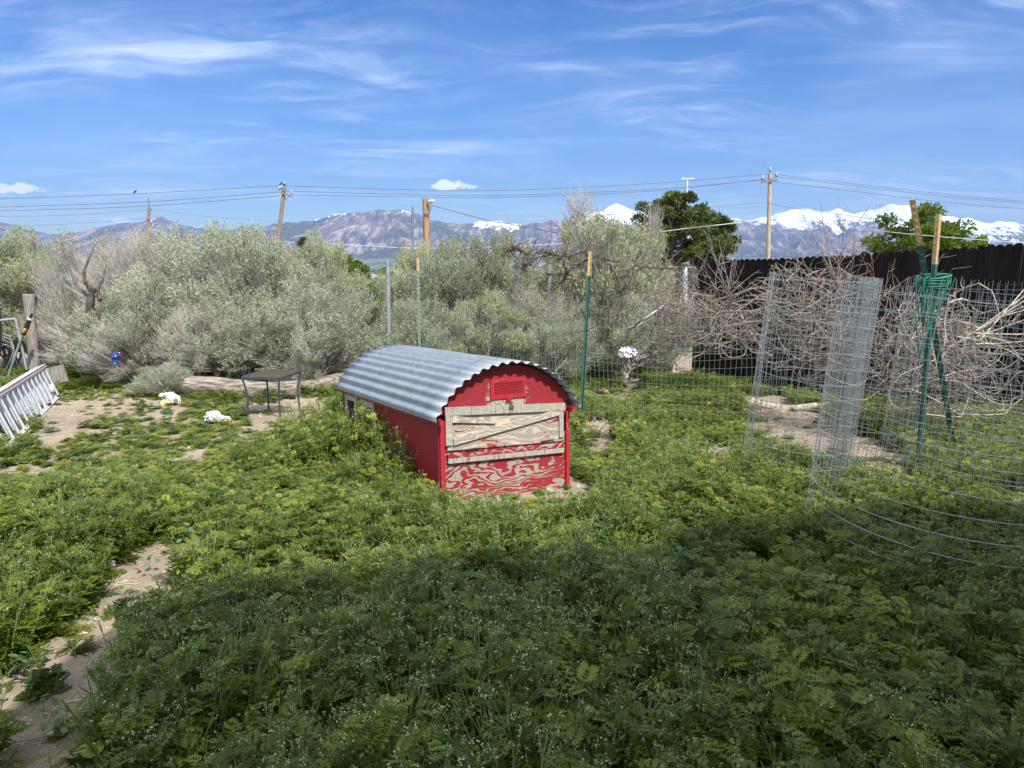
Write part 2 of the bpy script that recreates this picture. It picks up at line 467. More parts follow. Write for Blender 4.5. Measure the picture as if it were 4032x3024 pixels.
M['leaf_tree'] = leafmat('tree_leaves', [(.05, .09, .015), (.10, .16, .025), (.17, .23, .04), (.22, .28, .06)], .9, .4, .5, .2)
M['leaf_pale'] = leafmat('pale_tree_leaves', [(.07, .11, .05), (.14, .19, .08), (.2, .25, .12)], .9, .35, .5, .2)
M['leaf_bright'] = leafmat('bright_leaves', [(.10, .19, .02), (.17, .29, .03), (.24, .36, .05)], .9, .4, .5, .2)
M['leaf_shrub'] = leafmat('yellow_green_leaves', [(.11, .17, .02), (.2, .27, .035), (.28, .34, .06)], 3, .4, .5, .2)
M['bark'] = simple('tree_bark', (.16, .12, .09), (.08, .06, .05), .95, scale=5, stretch=(4, 4, 1), bump=.02)
M['weed'] = leafmat('weed_leaves', [(.075, .115, .015), (.145, .20, .022), (.215, .265, .032), (.30, .34, .055)], 1.0, .38, .42, .55, .4)
M['weed_bright'] = leafmat('sunlit_weed_leaves', [(.21, .255, .03), (.30, .345, .045), (.39, .42, .08)], 1.3, .42, .45, .5, .4)  # paler copy of the weed colour, with sunlight put into it
M['weed_blue'] = leafmat('bluish_weed_leaves', [(.06, .12, .05), (.10, .17, .075), (.15, .22, .11)], 1.3, .3, .5, .5, .3)
M['weed_yellow'] = leafmat('yellowed_weed_leaves', [(.16, .19, .03), (.28, .28, .04), (.36, .31, .07)], 2, .4, .6, .5, .2)
M['weed_stem'] = leafmat('weed_stems', [(.12, .19, .05), (.2, .27, .09)], 3, .1, .6, .5)
M['flower'] = leafmat('tiny_flowers', [(.38, .46, .20), (.52, .60, .32), (.68, .72, .50)], 9, .3, .6, .3)
M['dandelion'] = simple('yellow_petals', (.85, .60, .02), (.75, .45, .01), .7)
M['straw'] = simple('straw', (.60, .50, .34), (.44, .36, .24), .9, scale=9)

def galv_mat():
    m, t, out = mat('galvanised_sheet')
    co = t.n('ShaderNodeTexCoord').outputs['Object']
    vor = t.n('ShaderNodeTexVoronoi', ins={'Vector': co, 'Scale': 55.0}).outputs['Color']
    sp = t.n('ShaderNodeSeparateColor', ins={0: vor}).outputs[0]
    n = t.noise(t.mapping(co, (1, 3, 1)), 3.5, 5, .65)
    col = t.mix(t.step(n, .3, .75), (.30, .345, .38), (.40, .44, .47))
    col = t.mix(t.math('MULTIPLY', sp, .22), col, (.26, .30, .34))
    rust = t.math('MULTIPLY', t.step(t.noise(t.mapping(co, (1, 1, 1), loc=(3.2, 1.1, 0)), 6, 6, .75), .68, .76), .5)
    col = t.mix(rust, col, (.42, .25, .14))
    streak = t.noise(t.mapping(co, (30, 1.2, 30)), 1.0, 4, .6)
    rgh = t.math('ADD', t.math('MULTIPLY', sp, .10), t.math('ADD', t.math('MULTIPLY', n, .22), .36))
    col = t.mix(t.math('MULTIPLY', t.step(streak, .52, .72), .18), col, (.24, .26, .28))
    principled(t, out, col, rgh, .45, n, .0008, .3)
    return m
M['galv'] = galv_mat()

def ground_mat():
    m, t, out = mat('soil')
    geo = t.n('ShaderNodeNewGeometry').outputs['Position']
    a = t.noise(geo, .8, 5, .6)
    b = t.noise(geo, 9, 6, .7)
    c = t.noise(geo, 70, 4, .7)
    col = t.mix(t.step(a, .35, .65), (.37, .31, .235), (.285, .23, .17))
    col = t.mix(t.math('MULTIPLY', t.step(b, .42, .66), .6), col, (.235, .165, .12))
    col = t.mix(t.math('MULTIPLY', t.step(c, .54, .66), .55), col, (.52, .44, .36))
    v = t.n('ShaderNodeTexVoronoi', ins={'Vector': geo, 'Scale': 34.0})
    peb = t.step(v.outputs['Distance'], .30, .16)
    pick = t.n('ShaderNodeSeparateColor', ins={0: v.outputs['Color']}).outputs[0]
    peb = t.math('MULTIPLY', peb, t.step(pick, .72, .76))
    col = t.mix(peb, col, (.55, .50, .44))
    # beyond the yard: dry grass, then the green and grey of the valley
    r = t.vmath('LENGTH', geo)
    far = t.step(r, 14.0, 30.0)
    g1 = t.noise(geo, .25, 6, .7)
    dry = t.mix(t.step(g1, .35, .65), (.34, .30, .20), (.16, .17, .09))
    col = t.mix(far, col, dry)
    vf = t.step(r, 120.0, 900.0)
    vp = t.mapping(geo, (.0009, .00022, 1))
    v1 = t.noise(vp, 2.2, 7, .75)
    v2 = t.noise(t.mapping(geo, (.012, .003, 0)), 1.0, 3, .8)
    vc = t.ramp(v1, [(.3, (.05, .075, .04)), (.45, (.09, .11, .07)), (.55, (.20, .20, .17)), (.62, (.07, .095, .05)), (.75, (.26, .25, .22))])
    vc = t.mix(t.step(v2, .60, .68), vc, (.55, .54, .52))
    col = t.mix(vf, col, vc)
    h = t.math('ADD', t.math('MULTIPLY', b, .6), t.math('ADD', t.math('MULTIPLY', c, .4), t.math('MULTIPLY', peb, .5)))
    principled(t, out, col, .95, 0, h, .02, .8, .15)
    return m
M['ground'] = ground_mat()

# ------------------------------------------------------------------ ground
def grid(xs, ys, zf):
    X, Y = np.meshgrid(xs, ys)
    V = np.stack([X, Y, zf(X, Y)], -1).reshape(-1, 3)
    nx, ny = len(xs), len(ys)
    i = np.arange((nx - 1) * (ny - 1)); r = i // (nx - 1); c = i % (nx - 1)
    a = r * nx + c
    return V, np.stack([a, a + 1, a + nx + 1, a + nx], 1)

gx = np.concatenate([-np.geomspace(26000, 12, 40), np.linspace(-11.6, 11.6, 118), np.geomspace(12, 26000, 40)])
gy = np.concatenate([[-9000, -2000, -300, -60, -20, -8, -3], np.linspace(-1.5, 16, 90), np.geomspace(16.5, 30000, 70)])
V, F = grid(gx, gy, gz)
o = bpy.data.objects.new('ground', mesh_np('ground', V, F, True)); COL.objects.link(o)
o.data.materials.append(M['ground']); tag(o, kind='structure')

# road beyond the yard
def strip_mesh(x0, x1, y0, y1, dz, nx=60, ny=6):
    return grid(np.linspace(x0, x1, nx), np.linspace(y0, y1, ny), lambda X, Y: gz(X, Y) + dz)
V, F = strip_mesh(-30, 60, 46, 68, .06)
o = bpy.data.objects.new('road', mesh_np('road', V, F)); COL.objects.link(o)
o.data.materials.append(simple('asphalt', (.115, .11, .105), (.085, .08, .08), .9, scale=3, bump=.004)); tag(o, kind='structure')
V, F = strip_mesh(-30, 60, 65.6, 66.1, .075)
o = bpy.data.objects.new('road_marking', mesh_np('road_marking', V, F)); COL.objects.link(o)
o.data.materials.append(simple('yellow_road_paint', (.62, .47, .12), (.5, .38, .12), .8)); tag(o, kind='structure')

# ------------------------------------------------------------------ mountains
def mount_mat():
    m, t, out = mat('mountain_rock')
    geo = t.n('ShaderNodeNewGeometry')
    pos = geo.outputs['Position']
    at = t.n('ShaderNodeAttribute', attribute_name='snowlevel').outputs['Fac']
    gul = t.n('ShaderNodeAttribute', attribute_name='gully').outputs['Fac']
    km = t.mapping(pos, (.001, .001, .001))
    n1 = t.noise(t.mapping(km, (1, .6, .8)), 1.3, 7, .68)
    n2 = t.noise(t.mapping(km, (2.6, .38, .8), (0, R(10), 0)), 2.3, 8, .72, .5)
    n3 = t.noise(km, 9, 4, .7)
    up = t.n('ShaderNodeSeparateXYZ', ins={0: geo.outputs['Normal']}).outputs[2]
    rock = t.ramp(n2, [(.34, (.035, .035, .045)), (.44, (.09, .08, .085)), (.52, (.18, .15, .145)), (.58, (.32, .265, .235)), (.68, (.46, .40, .36))])
    veg = t.mix(t.step(n3, .4, .6), (.035, .045, .03), (.10, .10, .065))
    col = t.mix(t.step(t.math('ADD', n1, t.math('MULTIPLY', gul, .22)), .46, .60), rock, veg)
    s = t.math('ADD', at, t.math('MULTIPLY', t.math('SUBTRACT', n2, .5), 4.2))
    s = t.math('ADD', s, t.math('MULTIPLY', gul, 1.5))
    s = t.math('ADD', s, t.math('MULTIPLY', t.math('SUBTRACT', n3, .5), 2.6))
    s = t.math('ADD', s, t.math('MULTIPLY', t.math('SUBTRACT', up, .72), .9))
    k = t.step(s, .0, .12)
    col = t.mix(k, col, (.86, .88, .92))
    principled(t, out, col, .95, 0, n2, 90, .5, .1)
    return m
M['mountain'] = mount_mat()

def mountain(name, prof, Rd, foot, back, snow, seed, label=None, amp=1.0):
    """prof: skyline (px, py) in the photo; Rd: distance of the crest; snow: function of px giving the snow line (py)"""
    px = np.arange(prof[0][0], prof[-1][0] + 1, 4.2)
    py = np.interp(px, [p[0] for p in prof], [p[1] for p in prof])
    py = py + (fbm(px / 30, px * 0, 4, seed) - .5) * 13 + (fbm(px / 9, px * 0, 2, seed + 5) - .5) * 3
    crest = np.array([PX(a, b, Rd) for a, b in zip(px, py)])
    slope = (crest[:, 2] - CAMH) / Rd
    n = 110
    T = np.concatenate([np.linspace(0, 1, n), np.linspace(1, 1.35, 8)[1:]])
    Yr = np.where(T <= 1, foot + (Rd - foot) * T, Rd + back * (T - 1) / .35)
    X = crest[:, 0][None] * np.where(T <= 1, (Yr / Rd) ** .75, 1)[:, None]
    Y = np.broadcast_to(Yr[:, None], X.shape)
    Tt = np.clip(T, 0, 1)[:, None]
    H = crest[:, 2][None] + 165
    wx = X / 1000 + (fbm(X / 2100, Y / 2100, 3, seed + 1) - .5) * 2.2
    wy = Y / 1000 + (fbm(X / 2100 + 9, Y / 2100, 3, seed + 2) - .5) * 2.2
    def ridged(x, y, s): return 1 - np.abs(2 * vnoise(x, y, s) - 1)
    rr = ridged(wx * .55, wy * .14, seed + 3) * .40 + ridged(wx * 1.5, wy * .34, seed + 4) * .34 + ridged(wx * 3.1, wy * 1.2, seed + 6) * .14 + ridged(wx * 7, wy * 4, seed + 8) * .07
    base = Tt ** 1.25 * .97
    relief = (rr - .62) * 1.7 * amp * (Tt * (1.03 - Tt)) ** .62
    Z = H * np.clip(base + relief, 0, 2) - 165
    Z = np.where(T[:, None] > 1, crest[:, 2][None] * (1 - (T[:, None] - 1) / .35 * .8), Z)
    lim = slope[None] * Y * (.985 - .03 * (1 - Tt)) + CAMH      # nothing rises over the skyline
    Z = np.where(T[:, None] < .992, np.minimum(Z, lim), Z)
    Z[n - 1] = crest[:, 2]
    nx, ny = len(px), len(T)
    Vv = np.stack([X, Y, Z], -1).reshape(-1, 3)
    i = np.arange((nx - 1) * (ny - 1)); r = i // (nx - 1); c = i % (nx - 1); a = r * nx + c
    me = mesh_np(name, Vv, np.stack([a, a + 1, a + nx + 1, a + nx], 1), True)
    at = me.attributes.new('snowlevel', 'FLOAT', 'POINT')
    sl_ = np.interp(px, [q[0] for q in snow], [q[1] for q in snow])
    zs = CAMH + np.array([PX(a_, b_, Rd)[2] - CAMH for a_, b_ in zip(px, sl_)])
    band = np.maximum(H.mean() * .24, 60)
    ga = me.attributes.new('gully', 'FLOAT', 'POINT'); ga.data.foreach_set('value', ((.62 - rr) * 3.2).ravel().astype(np.float32))
    at.data.foreach_set('value', ((Z - zs[None]) / band).ravel().astype(np.float32))
    ob = bpy.data.objects.new(name, me); COL.objects.link(ob); me.materials.append(M['mountain'])
    tag(ob, label, None, None, 'structure')
    return ob

profC = [(-900, 930), (-500, 850), (-250, 830), (-100, 850), (0, 875), (71, 899), (200, 925), (300, 916), (386, 896), (468, 882), (529, 878), (584, 863), (623, 850), (667, 868), (700, 882), (770, 897), (915, 904), (953, 888), (1016, 897), (1117, 875), (1167, 876), (1218, 871), (1274, 859), (1300, 851), (1348, 840), (1390, 836), (1420, 840), (1469, 830), (1493, 825), (1529, 830), (1559, 822), (1589, 828), (1625, 836), (1662, 851), (1692, 866), (1722, 869), (1758, 878), (1782, 875), (1812, 883), (1866, 881), (1890, 872), (1933, 871), (1969, 870), (1999, 881), (2059, 884), (2108, 878), (2162, 870), (2204, 868), (2240, 857), (2288, 848), (2337, 838), (2420, 850), (2560, 880), (2700, 900)]
snowC = [(-900, 600), (1100, 760), (1250, 838), (1400, 828), (1500, 815), (1620, 818), (1800, 820), (1880, 868), (2000, 868), (2150, 864), (2300, 862), (2500, 870)]
mountain('mountain_range', profC, 19500, 13500, 3000, snowC, 21, 'brown and purple rocky range with a little snow, left and centre')
profR = [(2180, 905), (2250, 880), (2320, 846), (2373, 828), (2403, 811), (2427, 804), (2445, 808), (2487, 827), (2560, 845), (2700, 862), (2820, 850), (2885, 864), (2943, 867), (2988, 859), (3027, 856), (3053, 843), (3079, 838), (3118, 823), (3163, 823), (3209, 827), (3247, 832), (3280, 827), (3302, 822), (3325, 836), (3364, 845), (3390, 834), (3435, 832), (3474, 817), (3513, 803), (3539, 810), (3578, 812), (3650, 828), (3733, 852), (3791, 859), (3830, 862), (3875, 878), (3914, 878), (3947, 871), (3985, 875), (4032, 882), (4300, 870), (4700, 860), (5100, 900)]
snowR = [(2180, 868), (2400, 872), (2900, 885), (3100, 905), (3300, 900), (3500, 905), (3700, 900), (3900, 890), (4032, 885), (5000, 880)]
mountain('snowy_mountain_range', profR, 23500, 15500, 3500, snowR, 44, 'snow-capped range behind the black fence')

# ------------------------------------------------------------------ buildings far down in the valley
mb = MB(); rng = np.random.default_rng(5)
for k in range(420):
    y = 2200 * (4.6 ** rng.random()); x = (rng.random() * 1.6 - .8) * y
    w, d, h = rng.uniform(14, 60), rng.uniform(14, 50), rng.uniform(4, 10)
    if rng.random() < .12: w *= 2; h *= 1.3
    a = rng.uniform(-.4, .4); c_, s_ = math.cos(a), math.sin(a)
    mb.box((x, y, float(gz(x, y)) + h / 2 - 1), (w, d, h), [[c_, -s_, 0], [s_, c_, 0], [0, 0, 1]])
o = mb.build('far_buildings', simple('far_walls', (.72, .70, .66), (.42, .38, .36), .8, scale=.01))
tag(o, 'pale low buildings scattered over the valley floor far away', 'buildings', None, 'stuff')

def tuft_trees(name, n, ymin, ymax, seed, m, label, cat):
    rg = np.random.default_rng(seed); b = MB()
    y = ymin * (ymax / ymin) ** rg.random(n); x = (rg.random(n) * 1.7 - .85) * y
    s = rg.uniform(3, 8, n)
    for q in range(5):
        C = np.stack([x + rg.normal(0, 1, n) * s, y, gz(x, y) + s * rg.uniform(.2, .9, n)], -1)
        A = rg.normal(0, 1, (n, 3)); A /= np.linalg.norm(A, axis=1, keepdims=True); B = np.cross(A, rg.normal(0, 1, (n, 3))); B /= np.linalg.norm(B, axis=1, keepdims=True)
        b.quads(C, A * s[:, None] * .8, B * s[:, None] * .8)
    return tag(b.build(name, m), label, cat, None, 'stuff')
tuft_trees('far_woodland', 5000, 900, 9000, 3, simple('far_foliage', (.035, .06, .025), (.07, .095, .04), .9, scale=.02), 'dark scattered woodland over the valley floor', 'trees')

# ------------------------------------------------------------------ haze
hb = MB().box((0, 9000, 1250 - 90), (64000, 40000, 2860))
m, t, out = mat('hazy_air')
vol = t.n('ShaderNodeVolumePrincipled')
vol.inputs['Color'].default_value = (.38, .58, 1.0, 1)
vol.inputs['Density'].default_value = 3.4e-5
vol.inputs['Anisotropy'].default_value = 0.1
t.t.links.new(vol.outputs[0], out.inputs['Volume'])
HAZE = hb.build('haze', m); tag(HAZE, kind='stuff')

# ------------------------------------------------------------------ the house behind the camera (its roof shades the foreground)
hs = empty('house', (0, -.5, .05), label='two-storey house whose roof shades the foreground weeds', cat='house')
prof = [(.45, -.3), (.45, 4.25), (.62, 4.75), (.80, 5.45), (1.15, 5.9), (2.4, 6.4), (3.85, 6.65), (4.15, 6.9), (4.5, 7.3), (5.5, 7.75), (6.8, 8.1), (10.5, 9.2), (14, 8.2), (14, -.3)]
hw = simple('house_siding', (.80, .76, .68), (.76, .72, .64), .8)
def prism(profile, y0, y1):
    n = len(profile)
    P = [(x, y0, z) for x, z in profile] + [(x, y1, z) for x, z in profile]
    return P, n
mb = MB(); P, n = prism(prof, 0, -7)
me = bpy.data.meshes.new('walls')
me.from_pydata(P, [], [list(range(n)), list(range(2 * n - 1, n - 1, -1))] + [[(i + 1) % n, i, i + n, (i + 1) % n + n] for i in range(n)])
w = bpy.data.objects.new('walls', me); me.materials.append(hw); COL.objects.link(w); w.parent = hs
mb = MB(); rp = prof[1:-1]
for (x0, z0), (x1, z1) in zip(rp[:-1], rp[1:]):
    mb.hexa([(x0, .0, z0 + .005), (x1, .0, z1 + .005), (x1, -7.3, z1 + .005), (x0, -7.3, z0 + .005), (x0, .0, z0 + .10), (x1, .0, z1 + .10), (x1, -7.3, z1 + .10), (x0, -7.3, z0 + .10)])
mb.build('roof', simple('roof_shingles', (.14, .12, .11), (.1, .09, .08), .95), hs)

# ------------------------------------------------------------------ chicken coop
CW, CL, CE, CP = 1.03, 2.18, .585, .925       # width, length, eave height, ridge height
coop = empty('chicken_coop', (-.030, 5.05, 0), (0, 0, 0), 'weathered red chicken coop shaped like a small barn with corrugated arched roof', 'coop')
coop.rotation_euler = Euler((R(-3.4), R(1.1), R(30)), 'XYZ')
RW = .567; RISE = CP - CE; RAD = (RW ** 2 + RISE ** 2) / (2 * RISE); ZC = CP - RAD
def arch_z(x): return ZC + math.sqrt(max(RAD * RAD - x * x, 0))
def arch_wall(y0, y1, name, m, drop=.014, z0=-.12):
    xs = np.linspace(-CW / 2, CW / 2, 41)
    top = [(x, arch_z(x) - drop) for x in xs]
    pts = [(-CW / 2, z0), (CW / 2, z0)] + [(x, z) for x, z in reversed(top)]
    n = len(pts)
    P = [(x, y0, z) for x, z in pts] + [(x, y1, z) for x, z in pts]
    me = bpy.data.meshes.new(name)
    me.from_pydata(P, [], [list(range(n)), list(range(2 * n - 1, n - 1, -1))] + [[(i + 1) % n, i, i + n, (i + 1) % n + n] for i in range(n)])
    me.materials.append(m)
    ob = bpy.data.objects.new(name, me); COL.objects.link(ob); ob.parent = coop
    return ob
def slant(v, zl, zr, x=None):
    """height at local x of a line that is zl at the left edge and zr at the right edge"""
    return zl + (zr - zl) * (v + CW / 2) / CW
# front: gable board above, flaking board below
def front_board(name, m, y0, y1, zlo, zhi, x0=-CW / 2, x1=CW / 2):
    P = []
    for y in (y1, y0):
        pass
    b = MB()
    b.hexa([(x0, y0, slant(x0, *zlo)), (x1, y0, slant(x1, *zlo)), (x1, y1, slant(x1, *zlo)), (x0, y1, slant(x0, *zlo)),
            (x0, y0, slant(x0, *zhi)), (x1, y0, slant(x1, *zhi)), (x1, y1, slant(x1, *zhi)), (x0, y1, slant(x0, *zhi))])
    return b.build(name, m, coop)
# gable with the arch
xs = np.linspace(-CW / 2, CW / 2, 41)
pts = [(-CW / 2, slant(-CW / 2, .60, .555)), (CW / 2, slant(CW / 2, .60, .555))] + [(x, arch_z(x) - .014) for x in reversed(xs)]
n = len(pts)
me = bpy.data.meshes.new('gable_panel')
me.from_pydata([(x, .0, z) for x, z in pts] + [(x, .018, z) for x, z in pts], [], [list(range(n)), list(range(2 * n - 1, n - 1, -1))] + [[(i + 1) % n, i, i + n, (i + 1) % n + n] for i in range(n)])
me.materials.append(M['red_gable'])
gp = bpy.data.objects.new('gable_panel', me); COL.objects.link(gp); gp.parent = coop
front_board('lower_panel', M['red_low'], .002, .020, (-.045, -.065), (.420, .385))
arch_wall(CL - .02, CL, 'back_wall', M['red_side'])
# side walls: left one has two window openings near the back
def side_wall(side):
    b = MB(); x0, x1 = (-CW / 2, -CW / 2 + .018) if side < 0 else (CW / 2 - .018, CW / 2)
    ztop = arch_z(CW / 2) - .03
    if side > 0:
        b.box(((x0 + x1) / 2, CL / 2, (ztop - .12) / 2), (.018, CL - .05, ztop + .12))
    else:
        cuts = [.022] + [v for w_ in WIN for v in (w_[0], w_[1])] + [CL - .022]
        for k in range(0, len(cuts), 2):
            b.box(((x0 + x1) / 2, (cuts[k] + cuts[k + 1]) / 2, (ztop - .12) / 2), (.018, cuts[k + 1] - cuts[k], ztop + .12))
        for a_, b_ in WIN:
            b.box(((x0 + x1) / 2, (a_ + b_) / 2, (ztop + .49) / 2), (.018, b_ - a_, ztop - .49))
            b.box(((x0 + x1) / 2, (a_ + b_) / 2, (.20 - .12) / 2), (.018, b_ - a_, .32))
    return b.build('side_wall', M['red_side'], coop)
WIN = [(1.33, 1.55), (1.79, 2.02)]
side_wall(-1); side_wall(1)
MB().box((0, CL / 2, .02), (CW - .06, CL - .06, .02)).build('floor_board', M['dark'], coop)
for a_, b_ in WIN:
    wf = MB(); X = -CW / 2 - .008; tt = .04
    wf.box((X, (a_ + b_) / 2, .49 + .018), (.016, b_ - a_ + 2 * tt, tt + .012))
    wf.box((X, (a_ + b_) / 2, .20 - tt / 2), (.016, b_ - a_ + 2 * tt, tt))
    wf.box((X, a_ - tt / 2, .345), (.016, tt, .285)); wf.box((X, b_ + tt / 2, .345), (.016, tt, .285))
    fr = wf.build('window_frame', M['frame_grey'], coop)
    sm = MB()
    yy = np.arange(a_, b_, .013); zz_ = np.arange(.20, .49, .013)
    P = [[(X + .012, y, .20), (X + .012, y, .49)] for y in yy]; sm.tubes(P, np.full((len(P), 2), .0006), 3)
    P = [[(X + .012, a_, z), (X + .012, b_, z)] for z in zz_]; sm.tubes(P, np.full((len(P), 2), .0006), 3)
    sm.build('window_screen', M['wire_green'], fr)
# corner trims
for sx, w_ in ((-1, .034), (1, .030)):
    b = MB(); b.box((sx * (CW / 2 - w_ / 2 + .010), -.009, .225), (w_, .018, .66 if sx < 0 else .62))
    b.build('corner_trim', M['red_trim'], coop)
b = MB().box((-CW / 2 - .009, .018, .215), (.018, .036, .63)); b.build('corner_trim', M['red_side'], coop)
# eave rails whose ends stick out
for sx in (-1, 1):
    MB().box((sx * (CW / 2 + .018), CL / 2 - .035, CE - .030), (.034, CL + .07, .036)).build('eave_rail', M['red_trim'], coop)
# arch rib under the roof edge
b = MB()
xs = np.linspace(-CW / 2 - .02, CW / 2 + .02, 31)
for x0, x1 in zip(xs[:-1], xs[1:]):
    b.hexa([(x0, -.030, arch_z(x0) - .048), (x1, -.030, arch_z(x1) - .048), (x1, -.002, arch_z(x1) - .048), (x0, -.002, arch_z(x0) - .048),
            (x0, -.030, arch_z(x0) - .013), (x1, -.030, arch_z(x1) - .013), (x1, -.002, arch_z(x1) - .013), (x0, -.002, arch_z(x0) - .013)])
# door (upper hatch) of bare plywood
door = front_board('door', M['door_wood'], -.012, .012, (.355, .318), (.615, .565), -.470, .468)
front_board('door_header', M['strip'], -.030, -.0125, (.598, .545), (.655, .602), -.490, .478)
front_board('door_stile', M['stile'], -.028, -.0122, (.392, .392), (.597, .597), -.487, -.438)
b = MB(); b.hexa([(.430, -.026, .352), (.466, -.026, .350), (.466, -.0122, .350), (.430, -.0122, .352), (.430, -.026, .549), (.466, -.026, .547), (.466, -.0122, .547), (.430, -.0122, .549)]); b.build('door_stile', M['stile'], coop)
def brace(a, c, wa, wb, y0, y1):
    (xa, za), (xb, zb) = a, c
    P = []
    for y in (y0, y1):
        P.append([(xa, y, za - wa / 2), (xb, y, zb - wb / 2), (xb, y, zb + wb / 2), (xa, y, za + wa / 2)])
    b = MB(); lo = [P[0][0], P[0][1], P[1][1], P[1][0]]; hi = [P[0][3], P[0][2], P[1][2], P[1][3]]
    b.hexa(lo + hi)
    return b.build('door_brace', M['brace_wood'], coop)
brace((-.432, .413), (.428, .541), .050, .044, -.030, -.0125)
brace((-.436, .572), (-.100, .512), .052, .010, -.027, -.0125)
front_board('lower_batten', M['red_low'], -.022, .0015, (.302, .268), (.330, .292), -.472, .472)
front_board('lower_batten', M['strip_grey'], -.024, .0015, (.268, .232), (.301, .267), -.470, .470)
for x, z, w_ in ((-.28, .345, .10), (.33, .335, .11)):
    MB().box((x, -.014, z), (w_, .004, .010)).build('hinge', M['dark'], coop)
# vent grille
vx, vz, vw, vh = .010, .745, .285, .140
b = MB(); fw = .027
b.box((vx, -.006, vz + vh / 2 - fw / 2), (vw, .012, fw)); b.box((vx, -.006, vz - vh / 2 + fw / 2), (vw, .012, fw))
b.box((vx - vw / 2 + fw / 2, -.006, vz), (fw, .0116, vh - 2 * fw)); b.box((vx + vw / 2 - fw / 2, -.006, vz), (fw, .0116, vh - 2 * fw))
vg = b.build('vent_frame', M['red_trim'], coop)
b = MB(); iw, ih = vw - 2 * fw, vh - 2 * fw
for k in range(15): b.box((vx - iw / 2 + iw * (k + .5) / 15, -.0045, vz), (.0050, .006, ih))
for k in range(8): b.box((vx, -.0052, vz - ih / 2 + ih * (k + .5) / 8), (iw, .006, .0040))
b.build('vent_slats', M['red_trim'], vg)
MB().box((vx, .0 - .0008, vz), (iw, .001, ih)).build('vent_backing', simple('mottled_vent_back', (.30, .20, .10), (.02, .01, .01), .9, scale=60, lo=.45, hi=.55), vg)  # plate mottled tan and near-black behind the slats
# hasp
b = MB(); b.box((.015, -.012, .668), (.040, .020, .020)); b.build('latch_block', M['red_trim'], coop)
b = MB(); b.box((.018, -.034, .628), (.020, .006, .052)); b.box((.018, -.040, .616), (.034, .010, .016)); b.tube([(.006, -.046, .612), (.010, -.050, .592), (.026, -.050, .592), (.030, -.046, .612)], .0028, 6)
b.build('hasp', simple('rusty_steel', (.14, .12, .11), (.24, .21, .2), .5, .7), coop)
# corrugated roof: two overlapping sheets
def roof_sheet(a0, a1, lift, name, ov0, ov1):
    pitch, amp = .076, .0095
    s = np.linspace(a0, a1, int((a1 - a0) / pitch * 14) + 1)
    ys = np.linspace(ov0, ov1, 12)
    V = []
    for th in (0, .0012):
        for y in ys:
            wob = .0015 * np.sin(y * 5 + s * 9)
            ang = s / RAD
            r = RAD + .010 + amp * np.cos(2 * np.pi * s / pitch) + lift + th + wob
            V.append(np.stack([r * np.sin(ang), np.full_like(s, y), ZC + r * np.cos(ang)], 1))
    V = np.array(V); ny, ns = len(ys), len(s)
    Vf = V.reshape(-1, 3); Q = []
    for L_, rev in ((0, False), (1, True)):
        for j in range(ny - 1):
            for i in range(ns - 1):
                a = (L_ * ny + j) * ns + i
                q = [a, a + 1, a + ns + 1, a + ns]
                Q.append(q if rev else q[::-1])
    for i in range(ns - 1):
        for j, rev in ((0, 1), (ny - 1, 0)):
            a = j * ns + i; b_ = (ny + j) * ns + i; q = [a, a + 1, b_ + 1, b_]; Q.append(q if rev else q[::-1])
    for j in range(ny - 1):
        for i, rev in ((0, 0), (ns - 1, 1)):
            a = j * ns + i; b_ = (ny + j) * ns + i; q = [a, a + ns, b_ + ns, b_]; Q.append(q if rev else q[::-1])
    me = mesh_np(name, Vf, np.array(Q), True); me.materials.append(M['galv'])
    ob = bpy.data.objects.new(name, me); COL.objects.link(ob); ob.parent = coop
    return ob
A_END = RAD * math.asin(.572 / RAD)
rf = roof_sheet(-A_END - .012, -.17, .0022, 'roof_sheet', -.090, CL + .0)
rf2 = roof_sheet(-.225, A_END + .012, 0, 'roof_sheet', -.086, CL + .004)
for s_, ys in ((-.55, (.10, .85, 2.05)), (-.41, (.13, 1.1, 2.07)), (-.27, (.12, .95, 1.9)), (-.135, (.15, 1.3, 2.06)), (.0, (.12, 1.1, 2.05)), (.27, (.1, 1.9)), (.48, (.1, 1.9))):
    for y in ys:
        k = round(s_ / .076) * .076; ang = k / RAD; r = RAD + .010 + .0095 + .0035
        c0 = np.array([r * math.sin(ang), y, ZC + r * math.cos(ang)]); nn = np.array([math.sin(ang), 0, math.cos(ang)])
        b = MB(); b.tube([c0 - nn * .001, c0 + nn * .0015], .0085, 10); b.tube([c0 + nn * .0015, c0 + nn * .0065], .0050, 6)
        b.build('roof_screw', M['steel'], coop)

# ------------------------------------------------------------------ posts and fences
def t_post(base, top, shaft_mat, tip_mat, tip_len, label, group='steel T-posts', face=0.0, w=.036, studs=True):
    base = np.array(base, float); top = np.array(top, float)
    d = top - base; L = np.linalg.norm(d)
    t = empty('t_post', base, label=label, cat='fence post', group=group)
    q = Vector(d).to_track_quat('Z', 'Y')
    t.rotation_mode = 'QUATERNION'; t.rotation_quaternion = q @ Euler((0, 0, face)).to_quaternion()
    def sec(b, z0, z1):
        b.box((0, 0, (z0 + z1) / 2), (w, .005, z1 - z0)); b.box((0, .0025 + .014, (z0 + z1) / 2), (.005, .028, z1 - z0))
        if studs:
            z = z0 + .03
            while z < z1 - .02:
                b.hexa([(-.007, -.0025, z), (.007, -.0025, z), (.007, -.001, z + .016), (-.007, -.001, z + .016), (-.005, -.013, z + .004), (.005, -.013, z + .004), (.005, -.011, z + .014), (-.005, -.011, z + .014)])
                z += .054
        return b
    sec(MB(), -.15, L - tip_len).build('shaft', shaft_mat, t)
    sec(MB(), L - tip_len, L).build('painted_tip', tip_mat, t)
    return t

